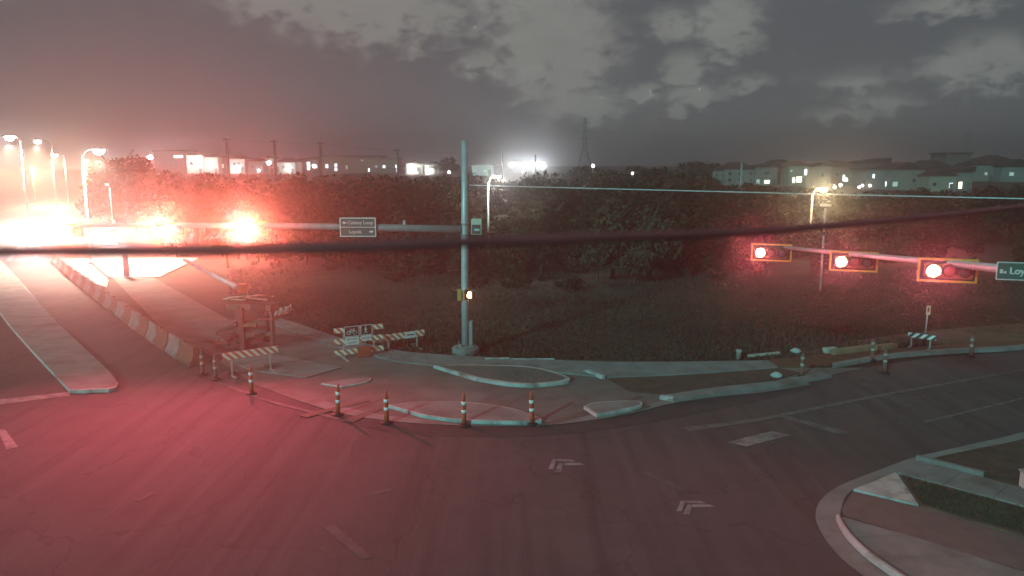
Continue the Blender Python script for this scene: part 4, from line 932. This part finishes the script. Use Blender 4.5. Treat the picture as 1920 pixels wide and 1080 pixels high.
b.build('pedestrian_symbol', M['sign_white'], q)
for cx, ww, rows in ((-.34, .64, ('BIKE LANE', 'CLOSED')), (.34, .50, ('SIDEWALK',))):
    hh = .36 if len(rows) == 2 else .22
    q = MB().box((0, 0, 0), (ww, .012, hh)).build('notice_plate', M['sign_white'], t, 0, (cx, -.05, ztop - .48 - hh / 2))
    for k, rw in enumerate(rows): text(rw, .105, q, (0, -.008, (.08 - .16 * k) if len(rows) == 2 else 0), M['sign_black'], .002)
q = MB()
q.box((.16, -.20, .33), (.62, .05, .42)); q.box((-.10, -.20, .09), (.10, .05, .10)); q.box((.42, -.20, .09), (.10, .05, .10)); q.box((.16, -.20, .055), (.62, .05, .06))
p_ = q.build('orange_panel', M['orange'], t); p_['label'] = 'solid orange plastic panel leaning at the foot of the barricade'

# ------------------------------------------------------------------ left work zone
y0 = P(445, 655).y
o_ = P(440, 655, .014); t = thing('work_frame', o_, 'dark red work frame heaped with pale planks and scrap behind the left barricade', 'work frame', None, R(-6))
k = .0244 * 1.0
def wz(u, v): p = A(u, v, o_.y); return (p.x - o_.x, p.z - o_.z)
MB().box((wz(443, 0)[0], 0, wz(0, 573)[1]), (2.15, .8, .28)).build('crossbeam', M['wall_dark'], t, .02)
MB().box((wz(427, 0)[0], -.42, wz(0, 573)[1] / 2), (.26, .2, wz(0, 573)[1])).build('post', M['red_steel'], t, .02)
for u, dy in ((404, .3), (478, .3), (486, -.3)): MB().box((wz(u, 0)[0], dy, wz(0, 573)[1] / 2), (.12, .12, wz(0, 573)[1])).build('leg', M['wall_dark'], t)
MB().box((wz(462, 0)[0], -.41, wz(0, 572)[1]), (.72, .03, .30)).build('dark_opening', M['black'], t)
MB().box((wz(476, 0)[0], 0, wz(0, 592)[1] - .05), (.9, .6, .1)).build('shelf', M['red_steel'], t)
MB().box((wz(447, 0)[0], .1, wz(0, 610)[1]), (1.2, .5, .6)).build('stored_crate', M['wall_dark'], t, .03)
for i in range(7):
    cx = wz(412 + 7 * i, 0)[0]; q = MB().box((0, 0, 0), (1.2 + .2 * (i % 3), .16, .05)).build('plank', M[('timber_pale', 'timber_dark')[i % 2]], t, 0, (cx, -.3 + .1 * i, wz(0, 561)[1] + .05 + .055 * (i % 4)), (random.uniform(-.1, .1), random.uniform(-.18, .18), random.uniform(-.4, .4)))
pa, pb = A(345, 487, o_.y + 2.2), A(446, 539, o_.y - .3)
t2 = thing('steel_beam', pb, 'pale steel boom with a square orange end slanting over the work frame', 'steel beam')
MB().tube([(0, 0, 0), ((pa - pb) * .55)[:], (pa - pb)[:]], [.15, .12, .09], 8).build('boom', M['galv'], t2)
MB().box((.22, 0, -.03), (.42, .40, .42), R(10)).build('end_block', M['orange'], t2, .03)
for i in range(34):
    rr = random.Random(i); q = MB().box((0, 0, 0), (rr.uniform(.3, 1.4), rr.uniform(.1, .3), rr.uniform(.06, .22)))
    q.build('scrap_piece', M[('wall_dark', 'soil', 'red_steel', 'timber_dark')[i % 4]], t, .01, (rr.gauss(-.1, .75), rr.uniform(-.7, .9), .10 + abs(rr.gauss(0, .5))), (rr.uniform(-.5, .5), rr.uniform(-.4, .4), rr.uniform(0, 3)))
# crumpled white sheeting beside the path
def film():
    r = random.Random(4); p0, p1 = P(494, 601, .03), P(546, 583, .03); n = 12; vs_ = []
    for i in range(n + 1):
        for j in range(6):
            q = p0.lerp(p1, i / n) + Vector((r.uniform(-.06, .06), (j - 2.5) * .14 + r.uniform(-.05, .05), 0)); e = 1 - abs(j - 2.5) / 2.6
            q.z = .03 + e * r.uniform(.15, .75) * (0.5 + .5 * math.sin(i * 1.1)); vs_.append(q - p0)
    fs = [(i * 6 + j, (i + 1) * 6 + j, (i + 1) * 6 + j + 1, i * 6 + j + 1) for i in range(n) for j in range(5)]
    o = MB().add(vs_, fs).build('plastic_sheeting', M['plastic_film'], None, 0, p0); tag(o, 'crumpled white plastic sheeting on the ground right of the work frame', 'sheeting')
    md = o.modifiers.new('thick', 'SOLIDIFY'); md.thickness = .02
film()
p = P(539, 586); 
t = thing('bucket', (p.x, p.y, 0), 'small white bucket at the end of the crumpled sheeting', 'bucket')
MB().lathe([(.13, 0), (.16, .34), (.165, .36), (.15, .36), (.14, .3), (0, .28)], 14).build('pail', M['white_plastic'], t)
MB().tube([(-.16, 0, .33), (-.1, 0, .2), (.1, 0, .2), (.16, 0, .33)], .008, 5).build('handle', M['galv_dull'], t)
p = P(238, 519); t = thing('sign_post', (p.x, p.y, 0), 'dark post standing before the brightly lit driveway at left', 'post')
MB().box((0, 0, 1.0), (.42, .12, 2.0)).build('post', M['wall_dark'], t); MB().box((0, 0, 2.06), (.62, .16, .16)).build('head', M['wall_dark'], t)

# ------------------------------------------------------------------ right verge
p = P(1385, 673); t = thing('bollard', (p.x, p.y, 0), 'short white capped bollard at the end of the pavement', 'bollard')
MB().lathe([(.12, 0), (.12, .34), (.14, .35), (.14, .42), (0, .43)], 14).build('post', M['white_plastic'], t); MB().lathe([(.122, .28), (.122, .32), (.10, .32)], 14).build('band', M['galv_dull'], t)
def timber(ua, va, ub, vb, label, m='timber', w_=.28, h_=.24, lean=0.0):
    a, b = P(ua, va), P(ub, vb); d = b - a
    o = MB().box((0, 0, h_ / 2), (d.length, w_, h_), 0).build('timber_baulk', M[m], None, .02, ((a + b) / 2)[:2] + (.05,), (lean, 0, math.atan2(d.y, d.x))); return tag(o, label, 'timber', 'timbers on the dug-up verge')
timber(1402, 672, 1462, 666, 'thin pale timber lying beside the white bollard', 'timber_pale', .14, .12)
timber(1560, 667, 1636, 657, 'long warm-coloured timber lying on the dug-up verge')
timber(1640, 659, 1678, 654, 'short timber end-on behind the long warm one')
timber(1545, 664, 1566, 662, 'weathered grey timber stub left of the long warm one', 'timber_pale')
p = P(1722, 648); t = thing('tub', (p.x, p.y, .05), 'dark green plastic tub and sacks under the black and white barricade', 'tub')
MB().lathe([(.26, 0), (.33, .30), (.36, .34), (.30, .34), (.26, .08), (0, .08)], 14).build('tub', M['dark_green'], t)
MB().box((-.5, .1, .12), (.5, .35, .24), .3).build('sack', M['dark_green'], t, .08)
p = P(1735, 625); t = thing('sign_post', (p.x, p.y, hz(p.x, p.y)), 'tall thin post with a small pale plate behind the black and white barricade', 'sign')
H = A(1737, 570, p.y).z
MB().tube([(0, 0, 0), (.03, 0, H - .2)], .035, 8).build('post', M['galv'], t); MB().box((.03, -.04, H - .27), (.22, .02, .48)).build('plate', M['sign_cream'], t)
MB().box((.03, -.053, H - .24), (.10, .006, .22)).build('plate_symbol', M['orange_worn'], t)
p = A(1548, 390, 52); p2z = hz(p.x, 52); t = thing('sign_post', (p.x, 52, p2z), 'slim white post with a small plate on top behind the middle right-hand signal', 'post')
MB().tube([(0, 0, 0), (0, 0, p.z - p2z)], .085, 8).build('post', M['white_plastic'], t); MB().box((0, 0, p.z - p2z + .18), (.7, .3, .16)).build('top_plate', M['galv_dull'], t, .03)
for dz in (2.05, .9): MB().lathe([(.10, 0), (.10, .24), (0, .24)], 10, (0, 0, p.z - p2z - dz - 1)).build('dark_band', M['black'], t)
p = A(1388, 462, 74); t = thing('utility_cabinet', (p.x, 74, hz(p.x, 74)), 'small beige roadside cabinet at the foot of the slim utility pole', 'cabinet')
hh = p.z - hz(p.x, 74); MB().box((-.2, 0, hh / 2), (1.3, .6, hh)).build('body', M['sign_cream'], t, .03); MB().box((.62, 0, hh / 2 - .05), (.28, .5, hh - .2)).build('door', M['white_plastic'], t)
p = P(1925, 915, .06); t = thing('utility_box', p, 'pale concrete box at the right edge of the near corner', 'box')
MB().box((0, 0, .22), (.28, .28, .44)).build('body', M['concrete_pale'], t, .03); MB().box((0, 0, .46), (.32, .32, .05)).build('lid', M['galv_dull'], t)
r = random.Random(2)
for i, (u, v, lb) in enumerate([(1456, 708, 'grey-blue rubble lump at the end of the pavement on the right'), (1492, 662, 'small white scrap on the red soil behind the rubble')]):
    p = P(u, v, .06); b = MB(); b.lathe([(.02, 0), (.22, .03), (.26, .12), (.12, .22), (0, .24)], 7); q = b.build('rubble', M['concrete_pale'], None, 0, p, (0, 0, r.uniform(0, 3))); tag(q, lb, 'rubble')

# ------------------------------------------------------------------ cars on the left road
def car(u, v, rz, label, paint, lamps=True, power=1500, scale=1.0):
    p = P(u, v, .01); t = thing('car', p, label, 'car', 'cars on the left road', rz)     # nose to local -y
    prof = [(-2.25, .35), (-2.3, .62), (-2.2, .82), (-1.2, .98), (2.1, 1.02), (2.28, .85), (2.28, .38), (2.0, .25), (-2.0, .25)]
    MB().profile([(y, z) for y, z in prof], -.90, .90).build('body', M[paint], t, .07)
    cab = [(-1.15, .97), (-.45, 1.62), (1.5, 1.66), (2.05, 1.0)]
    b = MB(); vs_ = []
    for x, s in ((-.86, 1), (.86, 1)):
        for y, z in cab: vs_.append((x * (1 if z < 1.1 else .84), y, z))
    b.add(vs_, [(0, 1, 2, 3), (7, 6, 5, 4), (0, 4, 5, 1), (1, 5, 6, 2), (2, 6, 7, 3)]).build('cabin', M['glass'], t, .05)
    MB().box((0, .55, 1.665), (1.36, 1.85, .05)).build('roof', M[paint], t, .02)
    for sx in (-1, 1):
        for yy in (-1.4, 1.4):
            wl = MB().tube([(sx * .72, yy, .33), (sx * .92, yy, .33)], .33, 18).build('wheel', M['tyre'], t)
            MB().tube([(sx * .915, yy, .33), (sx * .93, yy, .33)], .21, 14).build('rim', M['rim'], wl)
        MB().box((sx * .64, -2.24, .70), (.42, .10, .20)).build('headlight', M['lamp_white'] if lamps else M['white_refl'], t, .02)
        MB().box((sx * .97, -.75, 1.05), (.16, .10, .13)).build('mirror', M[paint], t, .02)
        if lamps: light('headlight_beam', 'SPOT', t, (sx * .64, -2.4, .70), power, (1, .98, .95), (R(-90) + R(4), 0, 0), .08, 95, .9)
    MB().box((0, -2.29, .52), (1.1, .04, .2)).build('grille', M['black'], t); MB().box((0, -2.30, .40), (.34, .03, .12)).build('number_plate', M['sign_white'], t)
    return t
car(208, 457, R(24), 'white car with headlights on, on the left road behind the middle left signal', 'car_white', True, 2600)
car(62, 462, R(30), 'car with dazzling headlights at far left beyond the median', 'car_grey', True, 3600)

# ------------------------------------------------------------------ haze: air volume added to imitate veiling lens glare
hb = MB(); hb.box((0, 620, 26), (2600, 1400, 56))
hm = bpy.data.materials.new('haze'); hm.use_nodes = True; nt = NT(hm.node_tree); nt.n.clear()
lobes = []
for dens, g in ((0.0010, 0.55), (0.0009, 0.96)):          # wide lobe for the glare veil, tight lobe for lamp bloom
    pv = nt.node('ShaderNodeVolumePrincipled'); pv.inputs['Density'].default_value = dens; pv.inputs['Color'].default_value = (.93, .93, .94, 1); pv.inputs['Anisotropy'].default_value = g; lobes.append(pv)
ad = nt.node('ShaderNodeAddShader'); nt.l.new(lobes[0].outputs[0], ad.inputs[0]); nt.l.new(lobes[1].outputs[0], ad.inputs[1])
mo = nt.node('ShaderNodeOutputMaterial'); nt.l.new(ad.outputs[0], mo.inputs['Volume'])
hm.cycles.volume_sampling = 'EQUIANGULAR'
hz_o = hb.build('haze', hm); tag(hz_o, 'thin haze added for the glare veil around the lamps', kind='stuff')
# lettering as plain meshes
dg = bpy.context.evaluated_depsgraph_get()
for o in [o for o in scene.objects if o.type == 'FONT']:
    me = bpy.data.meshes.new_from_object(o.evaluated_get(dg)); me.name = 'lettering'
    n = bpy.data.objects.new('lettering', me); COL.objects.link(n); n.parent = o.parent; n.location = o.location; n.rotation_euler = o.rotation_euler
    bpy.data.objects.remove(o)
